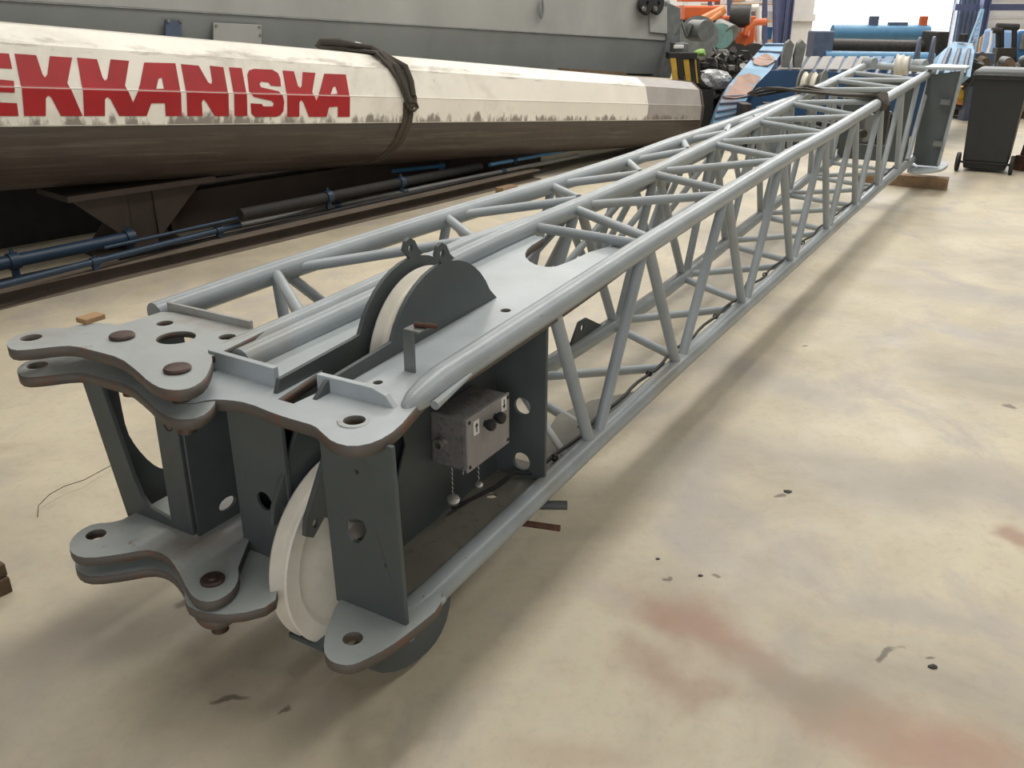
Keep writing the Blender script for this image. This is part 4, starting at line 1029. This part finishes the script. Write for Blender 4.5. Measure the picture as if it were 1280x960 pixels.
engine('engine', 'dark engine under crumpled clear wrap beside the ribbed blue frame', 872, 92, 912, 130, 13.2, 22, ['machine', 'grime', 'dark', 'machine'])
bm = bmesh.new(); bmesh.ops.create_icosphere(bm, subdivisions=3, radius=.26)
for v_ in bm.verts:
    n_ = math.sin(v_.co.x*31+v_.co.z*17)*math.cos(v_.co.y*23+v_.co.x*11); v_.co *= 1+.13*n_; v_.co.z *= .55
o = obj('plastic_wrap', bm, 'plasticbag'); o.location = WY(890, 100, 13.25); o.location.z += .0; tag(o, 'crumpled clear plastic wrap over the dark engine', 'plastic wrap')
engine('engine', 'long dark engine behind the wrapped one, left of the blue frame top', 888, 64, 944, 100, 15.0, 34, ['machine', 'grime', 'dark', 'machine', 'zinc'])
engine('gearbox', 'dark gearbox with pipe opening next to yellow and black panels', 872, 74, 892, 94, 14.2, 8, ['machine', 'dark'])
# yellow black striped panel
e = bg('striped_panel', 'yellow and black striped panels hanging at the end of the grey boom', 'panel', 855, 12.6)
for k, (x, m_) in enumerate(((838, 'yellow'), (846, 'black'), (854, 'yellow'), (861, 'black'), (866, 'yellow'), (870, 'black'))):
    w_ = 7 if k < 4 else 4
    ppoly(e, 'stripe', [(x, 73), (x+w_, 73), (x+w_+3, 104), (x+4, 104)], 12.6+.06*k, .05, m_)
pbox(e, 'hanger', 836, 66, 872, 74, 12.7, .3, 'dark')
# hook block/winch bits above
e = bg('winch_housing', 'grey winch housing with white plate at the end of the grey boom', 'winch', 855, 13.1)
pbox(e, 'housing', 843, 54, 862, 68, 13.0, .4, 'grime'); pbox(e, 'white_plate', 842, 56, 855, 61, 12.95, .03, 'label')
plath(e, 'drum', 866, 38, 13.5, [(0, .001), (0, .14), (.3, .14), (.3, .001)], (.5, -1, 0), 'grime')
ptube(e, 'hose', [(846, 45), (852, 28), (858, 46), (864, 30)], 13.3, .03, 'grime')
pbox(e, 'pedestal', 846, 66, 860, 112, 14.3, .3, 'dark')
# grey big round and teal
e = bg('electric_motor', 'large dark grey motor with teal end cover behind the engines', 'motor', 885, 16.5)
plath(e, 'casing', 876, 50, 16.5, [(0, .001), (0, .30), (.1, .34), (.6, .34), (.6, .001)], (-.3, -1, .1), 'grime', 28)
plath(e, 'end_cover', 893, 49, 16.2, [(0, .001), (0, .16), (.1, .20), (.3, .20), (.3, .001)], (.2, -1, .2), 'teal', 24)
plath(e, 'fan_housing', 898, 33, 16.3, [(0, .001), (0, .13), (.35, .15), (.35, .001)], (.6, -1, -.4), 'grime', 24)
pbox(e, 'foot', 866, 66, 900, 90, 16.5, .6, 'dark')
bm = bmesh.new(); bmesh.ops.create_icosphere(bm, subdivisions=2, radius=.09)
for v_ in bm.verts: v_.co *= 1+.25*math.sin(v_.co.x*40+v_.co.y*30); v_.co.z *= .6
o = obj('green_rag', bm, 'green'); o.location = WY(874, 66, 14.4); tag(o, 'bright green rag on top of the dark machinery', 'rag')
# orange machines
e = bg('orange_loader', 'orange mobile machine body with sloping arm in the far background', 'machine', 880, 19.5)
pbox(e, 'body', 855, 7, 905, 25, 19.5, 1.5, 'orange', .04)
ptube(e, 'boom_arm', [(870, 29), (884, 22), (906, 11)], 19.2, .09, 'orangel')
ptube(e, 'boom_arm', [(884, 28), (902, 16)], 19.1, .05, 'orangel')
pbox(e, 'chassis', 850, 25, 905, 80, 19.8, 1.0, 'dark')
for x in (862, 893): plath(e, 'wheel', x, 62, 19.4, [(0, .001), (0, .25), (.08, .38), (.3, .38), (.3, .001)], (0, -1, 0), 'black')
pbox(e, 'cab', 900, -4, 908, 6, 19.7, .8, 'label'); pbox(e, 'roof_beam', 852, -3, 900, 2, 19.7, .6, 'orange')
e = bg('orange_excavator', 'small orange excavator with white cab frame in the far background', 'excavator', 925, 20.0)
ppoly(e, 'engine_cover', [(909, 44), (922, 39), (938, 46), (938, 62), (907, 60)], 19.6, 1.2, 'orange')
pbox(e, 'body', 910, 20, 922, 42, 20.0, 1.0, 'orange', .05); pbox(e, 'body', 932, 20, 946, 54, 20.2, .8, 'orange', .03)
ptube(e, 'boom_arm', [(932, 44), (934, 36), (944, 28), (958, 27)], 19.5, .07, 'orange')
for a_, b_ in (((922, 14), (921, 40)), ((948, 8), (948, 52)), ((922, 10), (948, 9)), ((929, 13), (928, 40))):
    ptube(e, 'cab_post', [a_, b_], 20.0, .06, 'label')
plath(e, 'counterweight', 913, 20, 19.7, [(0, .001), (0, .22), (.4, .22), (.4, .001)], (1, -.3, 0), 'machine')
for x in (918, 940): plath(e, 'sprocket', x, 68, 19.6, [(0, .001), (0, .22), (.3, .22), (.3, .001)], (0, -1, 0), 'black')
pbox(e, 'track', 905, 60, 950, 80, 19.7, 1.2, 'machine', .08)
# racks with goods along the back wall
e = bg('storage_rack', 'tall storage rack with blue posts and boxed goods at the back wall', 'shelving', 930, 22.2)
for x in (888, 912, 956, 969): ptube(e, 'rack_post', [(x, -20), (x, 95)], 22.0, .06, 'navy', 6)
for y in (4, 26, 50): pbox(e, 'shelf', 886, y, 972, y+2, 22.0, .9, 'rack')
for i, (x, y, w_, h_, m_) in enumerate(((890, 16, 16, 9, 'clad'), (914, -8, 14, 11, 'rack'), (932, -8, 12, 10, 'label'), (958, -6, 10, 9, 'label'), (945, 14, 10, 11, 'clad'), (958, 34, 8, 15, 'glassblue'), (958, 14, 9, 11, 'label'), (892, -9, 14, 12, 'machine'), (936, 38, 10, 12, 'orange'))):
    tb_ = bg('stored_box', ['white carton low on the left of the storage rack', 'wooden box on the top shelf above the orange excavator', 'white carton on the top shelf beside the wooden box', 'white carton on the top shelf at the right end', 'pale carton on the middle shelf', 'blue crate on the lower shelf at the right end', 'white carton on the middle shelf at the right end', 'dark machine part on the top shelf at left', 'orange box on the lower shelf behind the excavator'][i], 'box', x, 22.1)
    pbox(tb_, 'body', x, y, x+w_, y+h_, 22.1, .5, m_, .01); tb_['group'] = 'boxed goods on the storage rack'
# long dark stock beyond jib seen through the lattice
e = bg('machine_skid', 'dark machine skid seen through the jib lattice before the blue frame', 'machinery', 1040, 11.6)
pbox(e, 'skid_base', 930, 178, 1100, 196, 11.6, .6, 'dark', .01)
for i in range(26):
    px = 925+random.random()*195; pbox(e, 'module', px-9, 128+random.random()*34, px+9, 186, 11.6+random.random()*.4, .3, random.choice(['dark', 'machine', 'machine', 'grime']), .01)
for i in range(8):
    px = 930+random.random()*170; plath(e, 'valve', px, 160+random.random()*14, 11.5, [(0, .001), (0, .05), (.08, .05), (.08, .001)], (0, -1, 0), random.choice(['grime', 'zinc', 'machine']), 12)

# ------------------------------------------------------------------ right background: forklift, crates, yellow parts
e = bg('forklift', 'forklift with black mast and blue body at the far right', 'forklift', 1262, 18.0)
for x in (1248, 1252, 1268): ptube(e, 'mast_rail', [(x, 33), (x-1, 82)], 18.0, .05, 'black', 8)
ptube(e, 'mast_crossbar', [(1246, 33), (1273, 34)], 18.0, .06, 'black', 8); ptube(e, 'mast_crossbar', [(1240, 38), (1252, 38)], 17.9, .05, 'black', 8)
ptube(e, 'hydraulic_hose', [(1240, 38), (1238, 55), (1234, 68)], 17.9, .025, 'label', 6)
pbox(e, 'body', 1266, 38, 1300, 80, 18.4, 1.4, 'glassblue', .05); pbox(e, 'window_frame', 1275, 42, 1292, 62, 18.35, .05, 'grime')
pbox(e, 'fork_carriage', 1244, 60, 1272, 78, 17.8, .2, 'machine')
for x in (1250, 1278): plath(e, 'wheel', x, 92, 18.0, [(0, .001), (0, .25), (.3, .25), (.3, .001)], (.2, -1, 0), 'black')
pbox(e, 'fork_carriage', 1246, 78, 1290, 92, 17.9, 1.2, 'dark')
e = bg('wooden_crate', 'open light wooden crate in front of the white cladding', 'crate', 1240, 20.0)
for a_, b_ in (((1229, 46), (1225, 72)), ((1262, 46), (1262, 72)), ((1229, 46), (1262, 46)), ((1224, 72), (1262, 72))): ptube(e, 'frame_bar', [a_, b_], 20.0, .06, 'rack', 6)
pbox(e, 'contents', 1230, 50, 1261, 71, 20.3, .6, 'woodd'); pbox(e, 'pallet', 1220, 72, 1266, 125, 20.0, 1.0, 'rack')
e = bg('machinery_pile', 'pile of dark machine parts between the blue frame and the bin', 'machinery', 1225, 14.5)
pbox(e, 'base', 1208, 84, 1285, 108, 14.6, .8, 'dark')
for i in range(20):
    px, py = 1208+random.random()*70, 74+random.random()*22
    plath(e, 'part', px, py, 14.3+random.random()*.5, [(0, .001), (0, .07), (.15, .07), (.15, .001)], (random.random()-.5, -1, random.random()-.5), random.choice(['machine', 'dark', 'grime', 'woodd']), 12)
for k in range(3): plath(e, 'tyre', 1212+k*2, 96-k*8, 13.6, [(-.05, .06), (-.06, .14), (.06, .14), (.05, .06)], (.3, -.3, 1), 'black', 20)
ptube(e, 'hose', [(1205, 92), (1212, 84), (1219, 92), (1212, 104), (1203, 112)], 12.6, .02, 'machine')
pbox(e, 'leg', 1215, 106, 1240, 146, 14.9, .3, 'dark')
def yellow_part(lab, x0, y0, x1, y1, Y, n):
    t_ = bg('yellow_machine_part', lab, 'machine part', (x0+x1)/2, Y)
    pbox(t_, 'body', x0, y0+(y1-y0)*.4, x1, y1-4, Y+.2, .6, 'yellow', .03)
    pbox(t_, 'skid', x0, y1-5, x1, y1+2, Y, .8, 'woodd')
    for i in range(n):
        px, py = x0+random.random()*(x1-x0), y0+random.random()*(y1-y0)*.8
        plath(t_, 'drum', px, py, Y, [(0, .001), (0, .07), (.15, .09), (.15, .001)], (random.random()-.5, -1, .3), random.choice(['yellow', 'yellow', 'orangel', 'machine']), 14)
yellow_part('yellow machine parts on the floor between jib end and bin', 1192, 112, 1222, 142, 14.9, 12)
yellow_part('yellow machine parts on the floor right of the bin', 1262, 108, 1300, 144, 14.9, 12)
